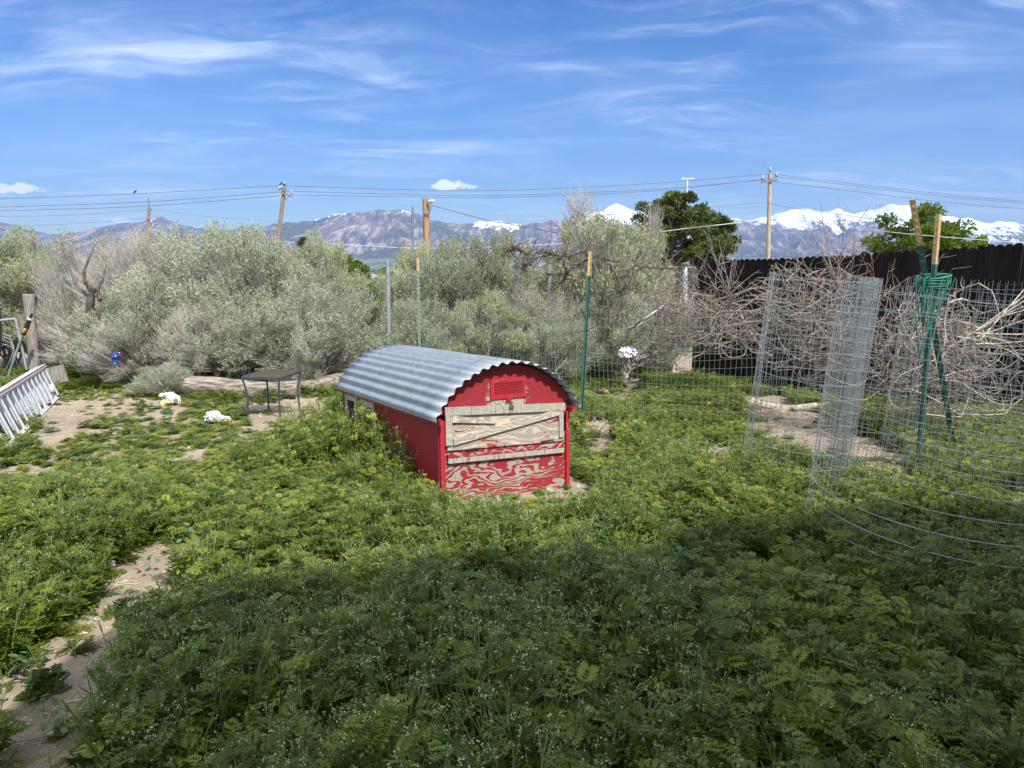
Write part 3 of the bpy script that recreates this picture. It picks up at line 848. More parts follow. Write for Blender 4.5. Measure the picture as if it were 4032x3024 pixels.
P1b = grounded(1652, 9.6); P1t = PX(1645, 1015, 9.55)
t_post(P1b, P1t, M['tpale'], M['ttan'], .16, 'faded green T-post with tan tip behind the coop roof, in front of the sagebrush', face=.3)
P2b = G(2290, 1660); P2t = PX(2328, 990, P2b[1] - .03)
t_post(P2b, P2t, M['tgreen'], M['ttan'], .26, 'dark green studded T-post with tan tip just right of the coop', face=.7)
P3b = G(232, 1478); P3t = PX(221, 1133, P3b[1])
t_post(P3b, P3t, M['tolive'], M['twhite'], .16, 'olive T-post with white tip beside the grey wooden post', face=.2)
QAb = G(3606, 1888); QAt = PX(3693, 842, QAb[1] - .05)
t_post(QAb, QAt, M['tgreen'], M['ttan'], .36, 'right-hand of two crossed T-posts tied with green rope', 'crossed T-posts', face=-.5, w=.040)
QBb = G(3768, 1838); QBt = PX(3592, 786, QAb[1] - .02)
t_post(QBb, QBt, M['tgreen'], M['ttan'], .36, 'left-leaning T-post of the crossed pair, its top tallest', 'crossed T-posts', face=.4, w=.040)

# green rope bundle wound round the crossing
cr = PX(3668, 1120, QAb[1] - .02)
b = MB(); rg = np.random.default_rng(4)
for k in range(7):
    th = np.linspace(0, 2 * np.pi, 25)
    rx, ry = .105 + rg.uniform(-.02, .02), .06 + rg.uniform(-.012, .015)
    c0 = cr + np.array([.012, 0, .06 - k * .010])
    P = np.stack([c0[0] + rx * np.cos(th), c0[1] + ry * np.sin(th), c0[2] + .014 * np.sin(th + k) + .01 * np.cos(th)], 1)
    b.tube(P, .0058, 6, False)
for k in range(17):
    dx = rg.uniform(-.08, .07); dep = rg.uniform(.12, .62) if k > 6 else rg.uniform(.15, .3); w_ = rg.uniform(.02, .09); yy = rg.uniform(-.075, -.02)
    u = np.linspace(0, 1, 15)
    x = dx + w_ * np.cos(np.pi * u) * (1 - .6 * np.sin(np.pi * u)) - (.05 + dx * .5) * np.sin(np.pi * u) * (dep / .6)
    z = .05 - dep * np.sin(np.pi * u) ** .8
    P = np.stack([cr[0] + x + .01 * np.sin(9 * u + k), cr[1] + yy + .012 * np.sin(6 * u + k), cr[2] + z], 1)
    b.tube(P, .0055, 6, False)
tag(b.build('rope', simple('green_rope', (.02, .20, .14), (.03, .13, .10), .6, scale=60, bump=.001), None, True), 'green rope wound round the crossed T-posts with loops hanging down', 'rope')

def wire_net(b, path, z0f, z1f, dx, dz, r, sag=0.0):
    """welded mesh that follows a ground path; z0f/z1f give bottom and top heights along it"""
    path = np.asarray(path, float)
    seg = np.linalg.norm(np.diff(path, axis=0), axis=1); L = np.concatenate([[0], np.cumsum(seg)])
    s = np.arange(0, L[-1], dx)
    X = np.interp(s, L, path[:, 0]); Y = np.interp(s, L, path[:, 1])
    za, zb = z0f(s / L[-1], X, Y), z1f(s / L[-1], X, Y)
    n = 9
    u = np.linspace(0, 1, n)
    wob = .012 * np.sin(s[:, None] * 3 + u[None] * 4) + .006 * np.sin(s[:, None] * 11 + u[None] * 9)
    P = np.stack([X[:, None] + wob, Y[:, None] - wob, za[:, None] + (zb - za)[:, None] * u[None]], -1)
    b.tubes(P, np.full(P.shape[:2], r), 3)
    H = float((zb - za).max()); k = int(H / dz) + 1
    for i in range(k + 1):
        f = i / k
        P = np.stack([X + .012 * np.sin(s * 3 + f * 4), Y - .012 * np.sin(s * 3 + f * 4), za + (zb - za) * f], -1)
        b.tubes(P[None], np.full((1, len(P)), r * (1.35 if i == k else 1)), 3)
    return b
E1 = np.array([3.55, 7.0])
path = [P1b[:2], [(P1b[0] + P2b[0]) / 2, (P1b[1] + P2b[1]) / 2 + .05], P2b[:2], [1.7, 7.7], [2.45, 7.45], E1]
f0 = lambda u, X, Y: gz(X, Y) + .02
f1 = lambda u, X, Y: gz(X, Y) + 1.16 + .08 * u + .05 * np.sin(u * 17) - .25 * np.clip((u - .93) / .07, 0, 1)
tag(wire_net(MB(), path, f0, f1, .052, .102, .0015).build('wire_fence', M['wire_green']), 'low welded wire fence running from the coop past the green T-post', 'wire fence')

def cage(name, centre, rad, h, lean, label, m, dx=.052, dz=.102, r=.0013, bump=.03, seed=1, group='wire cylinders beside the black fence'):
    b = MB(); rg = np.random.default_rng(seed)
    n = max(10, int(2 * math.pi * rad / dx)); th = np.arange(n) * 2 * np.pi / n; u = np.linspace(0, 1, 9)
    ph = rg.uniform(0, 6, 3)
    def rr(t, v): return rad * (1 + bump * np.sin(2 * t + ph[0] + v) + bump * .6 * np.sin(3 * t + ph[1] - 2 * v))
    tilt = .012 * rg.normal(0, 1, n)
    Tn = th[:, None] + tilt[:, None] * (u[None] - .5)
    Rn = rr(Tn, u[None])
    P = np.stack([Rn * np.cos(Tn), Rn * np.sin(Tn), np.broadcast_to(u[None] * h, Rn.shape)], -1)
    b.tubes(P, np.full(P.shape[:2], r), 3)
    T2 = np.linspace(0, 2 * np.pi, 73)
    for k in range(int(h / dz) + 1):
        v = k * dz / h
        q = rr(T2, v); z = k * dz + .012 * np.sin(T2 * 2 + k) * bump * 20
        b.tubes(np.stack([q * np.cos(T2), q * np.sin(T2), z], -1)[None], np.full((1, len(T2)), r * 1.1), 3)
    # overlap seam of doubled wires
    for k in range(4):
        t0 = 3.3 + k * .03
        q = rr(t0, u); b.tubes(np.stack([q * np.cos(t0), q * np.sin(t0), u * h], -1)[None], np.full((1, 9), r * 1.3), 3)
    o = b.build(name, m, None, False, centre)
    o.rotation_euler = lean
    return tag(o, label, 'wire cage', group)
c1 = np.array([2.42, 4.02, 0.0])
cage('wire_cage', c1, .70, 1.47, (R(0), R(6), 0), 'largest wire cage, nearest the camera at the right edge', M['steel'], r=.0014, seed=3)
c2 = np.array([2.16, 5.45, -.03])
cage('wire_cage', c2, .40, 1.55, (R(0), R(4.5), 0), 'narrower wire cage full of dead vines, left of the rolled mesh', M['steel'], seed=5, bump=.05)
c4 = np.array([3.62, 5.55, -.03])
cage('wire_cage', c4, .62, 1.50, (R(0), R(2), 0), 'wire cage behind the crossed T-posts', M['steel'], seed=8, bump=.05)
# tight roll of mesh: a spiral
b = MB(); base = np.array([2.38, 5.25, .02]); h = 1.5
turns = 3.6; th = np.arange(0, turns * 2 * np.pi, .34); u = np.linspace(0, 1, 7)
rad = .035 + .010 * th / (2 * np.pi) * 1.4
P = np.stack([(rad * np.cos(th))[:, None] + 0 * u, (rad * np.sin(th))[:, None] + 0 * u, u[None] * h + 0 * th[:, None]], -1); b.tubes(P, np.full(P.shape[:2], .0016), 3)
T2 = np.arange(0, turns * 2 * np.pi, .2); r2 = .035 + .010 * T2 / (2 * np.pi) * 1.4
for k in range(15):
    b.tubes(np.stack([r2 * np.cos(T2), r2 * np.sin(T2), 0 * T2 + k * .102 + .02], -1)[None], np.full((1, len(T2)), .0019), 3)
th = np.arange(0, 6.28, .33); r3 = .10 + .02 * np.sin(th * 2)
P = np.stack([(r3 * np.cos(th))[:, None] + 0 * u - .07, (r3 * np.sin(th))[:, None] + 0 * u, u[None] * h + 0 * th[:, None]], -1); b.tubes(P, np.full(P.shape[:2], .0014), 3)
T3 = np.linspace(0, 6.28, 40); r4 = .10 + .02 * np.sin(T3 * 2)
for k in range(15):
    b.tubes(np.stack([r4 * np.cos(T3) - .07, r4 * np.sin(T3), 0 * T3 + k * .102], -1)[None], np.full((1, len(T3)), .0014), 3)
o = b.build('mesh_roll', M['steel'], None, False, base); o.rotation_euler = (0, R(6), 0)
tag(o, 'tight roll of galvanised wire mesh standing between the wire cages', 'wire roll')

# ------------------------------------------------------------------ black picket fence
A = np.array([2.80, 11.3]); B = np.array([5.85, 7.9]); dirf = (B - A) / np.linalg.norm(B - A); nrm = np.array([dirf[1], -dirf[0]])
if nrm[1] > 0: nrm = -nrm                     # faces the camera side
pf = empty('picket_fence', (A[0], A[1], float(gz(*A))), label='tall black-stained privacy fence of dog-eared pickets', cat='fence')
b = MB(); nl = MB(); rg = np.random.default_rng(2); pw = .086; n = 104
Mrot = np.array([[dirf[0], nrm[0], 0], [dirf[1], nrm[1], 0], [0, 0, 1]])
o0 = np.array([A[0], A[1], float(gz(*A))])
for k in range(n):
    s = (k + .5) * (pw + .003) + rg.normal(0, .001)
    p = A + dirf * s; zb = float(gz(*p)) * .6 + -.02 - .0 - o0[2]
    zt = np.interp(s, [0, 1.2, 2.6, 3.6, 4.4, 6, 12], [1.55, 1.585, 1.66, 1.73, 1.80, 1.92, 2.2]) - o0[2] + rg.normal(0, .006)
    y0, y1 = rg.uniform(-.003, .003), .0; e = .024
    poly = [(-pw / 2, zb - .15), (pw / 2, zb - .15), (pw / 2, zt - e), (pw / 2 - e, zt), (-pw / 2 + e, zt), (-pw / 2, zt - e)]
    c = np.array([*(dirf * s), 0])
    Pp = [c + Mrot @ np.array([x, y0 + yy, z]) for yy in (.016, 0) for x, z in poly]
    b.add(Pp, [[0, 1, 2, 5], [5, 2, 3, 4], [7, 6, 11, 8], [8, 11, 10, 9]] + [[i, i + 6, (i + 1) % 6 + 6, (i + 1) % 6] for i in range(6)])
    for zo in (-.45, -1.35):
        for dx in (-.02, .02):
            q = c + Mrot @ np.array([dx, y0 + .018, zt + zo + rg.normal(0, .004)])
            nl.box(q, (.006, .006, .006))
fm, t, out = mat('black_stained_wood')
co = t.n('ShaderNodeTexCoord').outputs['Object']
g = t.noise(t.mapping(co, (30, 30, 1.4)), 2.0, 5, .65); g2 = t.noise(t.mapping(co, (6, 6, .2)), 1.2, 2, .5)
colr = t.mix(t.step(g, .4, .7), (.010, .0085, .009), (.028, .021, .019)); colr = t.mix(t.math('MULTIPLY', t.step(g2, .55, .75), .7), colr, (.045, .030, .022))
principled(t, out, colr, .75, 0, g, .003, .7, .12)
nq = sum(len(q) for q in b.Q)
for v_, q_ in zip(nl.V, nl.Q): b.add(v_); b.Q.append(np.asarray(q_) - int(np.min(q_)) + b.n - len(v_))
pk = b.build('pickets', fm, pf); pk.data.materials.append(M['steel'])
mi_ = np.zeros(len(pk.data.polygons), np.int32); mi_[nq:] = 1; pk.data.polygons.foreach_set('material_index', mi_)
b = MB()
for zo in (.30, 1.22):
    p0 = np.array([0, 0, zo]) + Mrot @ np.array([0, -.03, 0]); p1 = np.array([*(dirf * n * pw), zo + .35]) + Mrot @ np.array([0, -.03, 0])
    b.bar(p0, p1, .04, .09)
b.build('rail', fm, pf)

# chain-link fence, its posts and the old pipe behind the sagebrush
cl = empty('chain_link_fence', (*PX(1530, 1200, 10.6)[:2], 0), label='grey chain-link fence with a round post behind the coop', cat='fence')
def rel(p, r=cl): return np.asarray(p, float) - np.array(r.location)
pb = grounded(1532, 10.6); pt = PX(1527, 1035, 10.6)
pst = MB().tube([rel(pb - [0, 0, .1]), rel(pt)], .030, 10).build('post', M['pipe'], cl, True)
b = MB(); b.tube([rel(pt - [0, 0, .01]), rel(pt + [0, 0, .03])], .035, 10); b.tube([rel(pt + [0, 0, .03]), rel(pt + [0, 0, .055])], .014, 8)
b.build('post_cap', M['pipe'], pst, True)
for zz0 in (.25, .8, 1.3): MB().tube([rel(pb + [0, 0, zz0 - .015]), rel(pb + [0, 0, zz0 + .015])], .034, 10).build('post_band', M['pipe'], pst, True)
b = MB(); q0 = PX(1527, 1085, 10.6); q1 = PX(1180, 1085, 11.6); dv = (q1 - q0); dv[2] = 0; Lc = np.linalg.norm(dv); dv /= Lc
q0[2] = 1.28; Hn = 1.45; cell = .055; wsl = 0
P = []
for s in np.arange(-Hn, Lc, cell * 1.4142):
    for sgn in (1, -1):
        a_, b_ = (s, s + Hn) if sgn > 0 else (s + Hn, s)
        # line from (a_, bottom) to (b_, top), clipped to the panel
        t0, t1 = 0.0, 1.0
        lo = (0 - a_) / (b_ - a_); hi = (Lc - a_) / (b_ - a_)
        t0 = max(t0, min(lo, hi)); t1 = min(t1, max(lo, hi))
        if t1 - t0 < .02: continue
        u = np.linspace(t0, t1, 12); x = a_ + (b_ - a_) * u
        P.append(np.stack([q0[0] + dv[0] * x + .006 * np.sin(u * 80) * sgn, q0[1] + dv[1] * x, q0[2] - Hn + Hn * u - float(cl.location[2])], -1) - np.array([cl.location[0], cl.location[1], 0]))
b.tubes(np.array(P), np.full((len(P), 12), .0019), 3)
b.build('diamond_mesh', M['steel'], cl)
ub = grounded(2165, 12.2)
b = MB().tube([ub - [0, 0, .2], PX(2163, 1035, 12.2)], .032, 10)
tag(b.build('pipe_post', M['pipe'], None, True), 'grey pipe post under the gnarled dead vine', 'post')
ub = grounded(778, 12.6)
tag(MB().tube([ub - [0, 0, .2], PX(782, 1040, 12.6)], .045, 10).build('pipe_post', M['pole_steel'], None, True), 'dark steel post half hidden in the sagebrush on the left', 'post')
tag(MB().tube([G(2340, 1390) + [0, 0, .25], PX(2500, 1285, 10.9), PX(2612, 1205, 11.2)], .024, 10).build('leaning_pipe', M['pipe'], None, True), 'grey pipe leaning in front of the dead vines', 'pipe')
wf = empty('rail_fence', (*grounded(2560, 17)[:2], 0), label='old fence with a thin top rail in front of the road', cat='fence')
for px_, m_, r_ in ((2556, 'post_wood', .05), (2648, 'twig_dark', .05), (2697, 'white_metal', .055)):
    p = PX(px_, 1052, 17); g_ = grounded(px_, 17)
    MB().tube([g_ - wf.location - Vector((0, 0, .2)), p - np.array(wf.location)], r_, 8).build('post', M[m_], wf, True)
b = MB(); b.tube([PX(2400, 1046, 17.2) - np.array(wf.location), PX(2560, 1050, 17) - np.array(wf.location), PX(2735, 1053, 16.8) - np.array(wf.location)], .012, 6)
b.build('rail', M['pipe'], wf, True)
b = MB()
for x in np.arange(2400, 2735, 9):
    g_ = grounded(x, 17); b.tube([g_ - np.array(wf.location), PX(x + 3, 1052, 17) - np.array(wf.location)], .0025, 3, False)
for y in range(1060, 1230, 16):
    b.tube([PX(2400, y, 17.2) - np.array(wf.location), PX(2735, y, 16.8) - np.array(wf.location)], .0025, 3, False)
b.build('wire', M['steel'], wf)

# ------------------------------------------------------------------ left edge: post, gate, stick, ladder
pb = G(140, 1500); pt = PX(112, 1160, pb[1] - .05)
b = MB(); N = 9
ring = 8
for k in range(1): pass
u = np.linspace(0, 1, N)[:, None]; Pc = pb + (pt - pb) * u
b.tubes(Pc[None], np.full((1, N), .083) * (1 + .06 * np.sin(np.arange(N) * 1.7)), 10, True)
tag(b.build('wood_post', M['post_wood'], None, True), 'thick grey weathered wooden post at the left edge', 'post')
pa = G(140, 1420); pz = PX(262, 1088, pa[1] + .1)
tag(MB().tube([pa, (pa + pz) / 2 + [.02, 0, 0], pz], [.042, .036, .03], 8).build('leaning_stick', M['log'], None, True), 'pale dead branch leaning between the wooden post and the olive T-post', 'branch')
gt = empty('gate', G(30, 1500), label='bent galvanised pipe gate at the left edge', cat='gate')
gl = np.array(gt.location)
Yg = gl[1] - .35
g1, g2, g3 = PX(-140, 1280, Yg), PX(-20, 1263, Yg), PX(62, 1256, Yg)
MB().tube([g1 - gl, g2 - gl, g3 - gl], .022, 8).build('top_rail', M['pipe'], gt, True)
MB().tube([g3 - gl, PX(80, 1340, Yg) - gl, PX(105, 1455, Yg) - gl], .022, 8).build('upright', M['pipe'], gt, True)
MB().tube([PX(92, 1310, Yg - .05) - gl, PX(60, 1400, Yg - .05) - gl, PX(32, 1482, Yg - .05) - gl], .019, 8).build('brace', M['pipe'], gt, True)
MB().tube([PX(-10, 1180, Yg) - gl, PX(2, 1300, Yg) - gl, PX(-3, 1400, Yg) - gl], .026, 8).build('hinge_stile', M['black'], gt, True)
b = MB()
for k, (x0, dy) in enumerate(((-160, 0), (-150, 14), (-140, 30), (-170, 48))):
    b.tube([PX(x0, 1290 + dy, Yg + .1) - gl, PX(-30, 1295 + dy, Yg + .1) - gl, PX(40, 1325 + dy * .8, Yg + .1) - gl, PX(56, 1370 + dy * .5, Yg + .1) - gl, PX(35, 1430, Yg + .1) - gl, PX(10, 1475, Yg + .1) - gl], .006, 5, False)
b.build('bent_wire', M['steel'], gt)
h0, h1 = PX(126, 1235, Yg - .1), PX(92, 1318, Yg - .1)
hd = empty('tool_handle', h1, label='black grip with a yellow band hanging on the pipe gate', cat='handle')
dd = h0 - h1
MB().tube([dd * 0, dd * .35, dd * .7, dd], [.028, .040, .034, .018], 8).build('grip', M['black'], hd, True)
MB().tube([dd * .13 + [.008, -.025, 0], dd * .30 + [.012, -.035, 0]], [.022, .026], 8).build('band', M['yellow'], hd, True)
MB().tube([dd * .72, dd * .80], .040, 8).build('collar', M['white_metal'], hd, True)

# aluminium ladder lying on its side
lb0 = G(240, 1566); lb1 = G(-260, 2085)
ld = lb1 - lb0; ld /= np.linalg.norm(ld)
ltop = PX(178, 1440, lb0[1] + .02)
upv = ltop - lb0; upv -= ld * np.dot(upv, ld); hh = np.linalg.norm(upv); upv /= hh
thick = np.cross(ld, upv)
lad = empty('extension_ladder', lb0, label='aluminium extension ladder lying on its side against the left edge', cat='ladder')
Ml = np.array([ld, thick, upv]).T
Ln = 3.9
def lbox(name, c, d, m, parent=lad):
    return MB().box(Ml @ np.array(c, float), d, Ml).build(name, m, parent)
for sec, off in ((0, 0), (1, .075)):
    sh = .0 if sec == 0 else .05
    for z in (.035, hh - .005):
        b = MB(); zc = z; b.box(Ml @ np.array([Ln / 2 + sh, off, zc]), (Ln, .006 + .058 * 0, .066), Ml)
        b.box(Ml @ np.array([Ln / 2 + sh, off, zc]), (Ln, .052, .012), Ml)
        e = .030 if z < .1 else -.030
        b.box(Ml @ np.array([Ln / 2 + sh, off, zc - e]), (Ln - .002, .060, .008), Ml)
        b.build('rail', M['alu'], lad)
    for k in range(12):
        x = .10 + k * .305 + sh
        a_, b_ = Ml @ np.array([x, off, .05]), Ml @ np.array([x, off, hh - .02])
        MB().tube([a_, b_], .0165, 8, True).build('rung', M['alu_rung'], lad, True)
for x, z in ((.22, .05), (2.0, .05), (1.1, .06)):
    lbox('rung_lock', (x, -.02, z), (.05, .04, .03), M['black'])
c = Ml @ np.array([.47, -.03, hh * .42]); MB().tube([c + [0, 0, -.05], c, c + [0, 0, .05]], [.03, .045, .02], 8).build('label_tag', M['twhite'], lad, True)
# plank border behind the ladder
q0, q1 = G(165, 1540), G(258, 1540)
b = MB().bar(PX(160, 1475, q0[1] + .25) - [0, 0, .06], PX(256, 1452, q0[1] + .25) - [0, 0, .06], .04, .26)
tag(b.build('plank', M['post_wood']), 'grey plank on edge behind the far end of the ladder', 'plank')

# ------------------------------------------------------------------ patio table
TY = G(1096, 1605)
Yt = 8.3
fl = PX(955, 1487, Yt); z_t = fl[2]
def at_height(px, py, z):
    r = raydir(px, py); t = (z - CAMH) / r[2]; return np.array([r[0] * t, r[1] * t, z])
c_ = [at_height(953, 1487, z_t), at_height(1098, 1492, z_t), at_height(1196, 1463, z_t), at_height(1066, 1457, z_t)]
side = (c_[1] - c_[0]); L1 = np.linalg.norm(side)
# make it a true rectangle from the measured front corner
ax = (c_[0] - c_[1]); ax[2] = 0; lx = np.linalg.norm(ax); ax /= lx
ay = np.array([-ax[1], ax[0], 0]); ay = ay if np.dot(ay, c_[2] - c_[1]) > 0 else -ay
ly = max(.45, min(.8, abs(np.dot(c_[2] - c_[1], ay)))); lx = max(.45, min(.8, lx))
tb = empty('patio_table', (c_[1][0], c_[1][1], float(gz(c_[1][0], c_[1][1]))), label='small glass-topped metal patio table in front of the log', cat='table')
tl = np.array(tb.location)
def tp(u, v, z): return ax * lx * u + ay * ly * v + np.array([0, 0, z])
zt = z_t - tl[2]
b = MB()
for a_, b2 in (((0, 0), (1, 0)), ((1, 0), (1, 1)), ((1, 1), (0, 1)), ((0, 1), (0, 0))):
    b.bar(tp(*a_, zt), tp(*b2, zt), .022, .030)
b.build('frame', M['tframe'], tb)
gm, t, out = mat('tinted_glass')
co = t.n('ShaderNodeTexCoord').outputs['Object']
dirt = t.noise(co, 14, 4, .7)
dfs = t.n('ShaderNodeBsdfDiffuse', ins={'Color': (.20, .165, .13, 1)})
trn = t.n('ShaderNodeBsdfTransparent', ins={'Color': (.42, .34, .27, 1)})
gls = t.n('ShaderNodeBsdfGlossy', ins={'Color': (.8, .8, .8, 1), 'Roughness': .12})
mx1 = t.n('ShaderNodeMixShader', ins={0: t.math('ADD', .22, t.math('MULTIPLY', dirt, .35)), 1: trn.outputs[0], 2: dfs.outputs[0]})
mx2 = t.n('ShaderNodeMixShader', ins={0: .10, 1: mx1.outputs[0], 2: gls.outputs[0]})
t.t.links.new(mx2.outputs[0], out.inputs['Surface'])
b = MB(); P = [tp(u, v, zt + dz) for dz in (.006, .012) for u, v in ((.015, .015), (.985, .015), (.985, .985), (.015, .985))]; b.hexa(P); b.build('glass_top', gm, tb)
cen = tp(.5, .5, .17)
for (u, v) in ((0, 0), (1, 0), (1, 1), (0, 1)):
    ctr = tp(.5, .5, 0); c0 = tp(u, v, 0); dr = (ctr - c0); dr /= np.linalg.norm(dr)
    P = [c0 + np.array([0, 0, zt - .01]), c0 + dr * .03 + np.array([0, 0, zt * .75]), c0 + dr * .055 + np.array([0, 0, zt * .45]), c0 + dr * .045 + np.array([0, 0, .15]), c0 + dr * .03 + np.array([0, 0, -.05])]
    MB().tube(P, .011, 8).build('leg', M['tframe'], tb, True)
    MB().tube([c0 + dr * .05 + np.array([0, 0, .20]), ctr - dr * .11 + np.array([0, 0, .19])], .006, 6).build('stretcher', M['tframe'], tb, True)
th = np.linspace(0, 2 * np.pi, 25); ctr = tp(.5, .5, .19)
MB().tubes(np.stack([ctr[0] + .12 * np.cos(th), ctr[1] + .12 * np.sin(th), ctr[2] + 0 * th], -1)[None], np.full((1, 25), .006), 6).build('ring', M['tframe'], tb, True)

# logs behind the table
def log(px0, py0, px1, py1, r, label, m=M['log'], seed=0, up=.0):
    a_, b_ = G(px0, py0), G(px1, py1); a_[2] = float(gz(*a_[:2])) + r * .75 + up; b_[2] = float(gz(*b_[:2])) + r * .75 + up
    n_, s_ = 40, 20; rg = np.random.default_rng(seed)
    d = b_ - a_; L = np.linalg.norm(d); d /= L; x = np.cross(d, (0, 0, 1)); x /= np.linalg.norm(x); z = np.cross(x, d)
    u = np.linspace(0, 1, n_); th = np.arange(s_) * 2 * np.pi / s_
    U, T = np.meshgrid(u, th, indexing='ij')
    rr = r * (1 + .22 * (fbm(T * 3 + 2, U * L * 1.2, 3, seed) - .5) + .10 * (fbm(T * 9, U * L * 4, 3, seed + 3) - .5))
    c0 = a_[None] + d[None] * (u * L)[:, None] + z[None] * (.04 * np.sin(u * 5 + seed))[:, None]
    Vv = c0[:, None] + rr[..., None] * (x * np.cos(T)[..., None] + z * np.sin(T)[..., None])
    b = MB(); Q = []
    for i in range(n_ - 1):
        for j in range(s_): Q.append([i * s_ + j, i * s_ + (j + 1) % s_, (i + 1) * s_ + (j + 1) % s_, (i + 1) * s_ + j])
    b.add(Vv.reshape(-1, 3) - a_, Q)
    for i, rev in ((0, 0), (n_ - 1, 1)):
        ring = Vv[i]; cc = ring.mean(0) - a_
        b.add(np.vstack([ring - a_, cc[None]]), None, [[s_, j, (j + 1) % s_] if rev else [s_, (j + 1) % s_, j] for j in range(s_)])
    return tag(b.build('log', m, None, True, a_), label, 'log', 'old logs edging the yard')
log(740, 1560, 1180, 1560, .135, 'grey cracked log behind the patio table, left piece', seed=1)
log(1140, 1555, 1440, 1530, .13, 'pale grey log between the patio table and the coop', seed=4)
log(600, 1545, 760, 1552, .08, 'thin dark log half hidden in weeds left of the patio table', seed=7)
log(2960, 1600, 3260, 1625, .05, 'thin branch lying on the bare path by the wire cages', M['twig_pale'], seed=9)

# ------------------------------------------------------------------ utility poles and lines
def pole(px_top, py_top, px_bot, Y, r0, r1, m, label, extra=None):
    top = PX(px_top, py_top, Y); g = grounded(px_bot, Y); g[2] -= .3
    ob = empty('utility_pole', g, label=label, cat='utility pole')
    u = np.linspace(0, 1, 8)[:, None]; P = (top - g) * u
    MB().tube(P, np.linspace(r0, r1, 8), 12).build('shaft', m, ob, True)
    return ob, top, g
# wooden pole leaning at the left of the coop
PL, tL, gL = pole(1120, 737, 1085, 62, .20, .15, M['pole_wood'], 'leaning grey utility pole with a crossarm tilted down to the right')
a, b_ = PX(1104, 757, 62) - gL, PX(1151, 774, 62) - gL
d = (b_ - a)
MB().bar(a - d * .02 + [0, -.2, 0], b_ + d * .02 + [0, -.2, 0], .12, .14).build('crossarm', M['pole_wood'], PL)
def insulator(parent, p, s=1.0):
    b = MB(); b.tube([p, p + [0, 0, .10 * s], p + [0, 0, .12 * s], p + [0, 0, .26 * s], p + [0, 0, .34 * s]], [.02 * s, .02 * s, .09 * s, .075 * s, .04 * s], 8)
    return b.build('insulator', M['ceramic'], parent, True)
for q in (a + [0, -.2, .06], b_ + [0, -.2, .06], PX(1108, 750, 61.8) - gL, PX(1120, 737, 62) - gL): insulator(PL, q, 1.2)
MB().tube([PX(1121, 790, 61.7) - gL, PX(1139, 772, 61.7) - gL], .03, 6).build('arm_brace', M['pole_steel'], PL)
# second pole, far right
PR, tR, gR = pole(3032, 684, 3004, 66, .21, .16, M['pole_wood_pale'], 'pale straight utility pole with a crossarm behind the black fence')
a, b_ = PX(2993, 720, 66) - gR, PX(3057, 709, 66) - gR
MB().bar(a + [0, -.22, 0], b_ + [0, -.22, 0], .14, .16).build('crossarm', M['pole_steel'], PR)
for q in (a + [.1, -.22, .08], b_ + [-.1, -.22, .08], PX(3032, 684, 66) - gR): insulator(PR, q, 1.6)
# small pole at the far left
P3, t3, g3_ = pole(587, 813, 594, 80, .20, .15, M['pole_wood'], 'small utility pole standing up from the dead bushes at the left')
MB().tube([PX(587, 815, 80) - g3_, PX(584, 776, 80) - g3_], .05, 6).build('mast', M['pole_steel'], P3)
for (x, y, s) in ((598, 824, 1), (580, 860, -1), (597, 886, 1)):
    MB().tube([PX(590, y + 3, 79.8) - g3_, PX(x, y, 79.8) - g3_], .07, 6).build('bracket', M['pole_steel'], P3)
# short thick pole in the middle
PM, tM, gM = pole(1677, 783, 1688, 30, .15, .135, M['pole_wood_warm'], 'short thick brown wooden pole with a grey lamp head behind the sagebrush')
b = MB(); q = PX(1690, 793, 29.8) - gM; b.tube([q + [-.05, 0, 0], q + [.10, 0, 0], q + [.16, 0, .0], q + [.17, 0, -.05]], [.04, .09, .09, .07], 10)
b.build('lamp_head', M['ceramic'], PM, True)
MB().tube([PX(1686, 812, 29.8) - gM, PX(1694, 806, 29.8) - gM, PX(1698, 820, 29.8) - gM, PX(1690, 840, 29.8) - gM], .018, 6).build('bracket', M['pole_steel'], PM)
MB().tube([PX(1663, 838, 29.8) - gM, PX(1690, 838, 29.8) - gM], .03, 6).build('band', M['pole_steel'], PM)
# steel transmission mast with short arms
gS = grounded(1632, 150); gS[2] = -8
TS = empty('transmission_mast', gS, label='slim grey steel transmission mast beside the short brown pole', cat='mast')
MB().tube([gS - gS, PX(1625, 813, 150) - gS], [.42, .20], 10).build('shaft', M['pole_steel'], TS, True)
for y in (851, 880, 911):
    MB().tube([PX(1625, y + 4, 150) - gS, PX(1602, y, 150) - gS], .10, 6).build('arm', M['pole_steel'], TS)
MB().tube([PX(1592, 963, 149.5) - gS, PX(1625, 968, 149.5) - gS, PX(1664, 965, 149.5) - gS], .12, 6).build('arm', M['pole_steel'], TS)
gP = grounded(1598, 120); gP[2] = -6
TP = empty('utility_pole', gP, label='distant brown pole just left of the steel mast', cat='utility pole')
MB().tube([gP - gP, PX(1598, 945, 120) - gP], [.26, .20], 8).build('shaft', M['pole_wood_warm'], TP, True)
MB().tube([PX(1588, 968, 120) - gP, PX(1612, 966, 120) - gP], .10, 6).build('crossarm', M['pole_wood'], TP)
# street lamp behind the pine
gl_ = grounded(2700, 105); gl_[2] = -4
SLm = empty('street_lamp', gl_, label='tall white twin-headed street lamp behind the pine tree', cat='street lamp')
MB().tube([gl_ - gl_, PX(2706, 708, 105) - gl_], [.13, .10], 8).build('pole', M['white_metal'], SLm, True)
MB().tube([PX(2690, 704, 105) - gl_, PX(2724, 704, 105) - gl_], .06, 6).build('arm', M['white_metal'], SLm)
for x0, x1 in ((2683, 2694), (2717, 2730)):
    MB().bar(PX(x0, 703.5, 105) - gl_, PX(x1, 703.5, 105) - gl_, .4, .16).build('lamp_head', M['white_metal'], SLm)

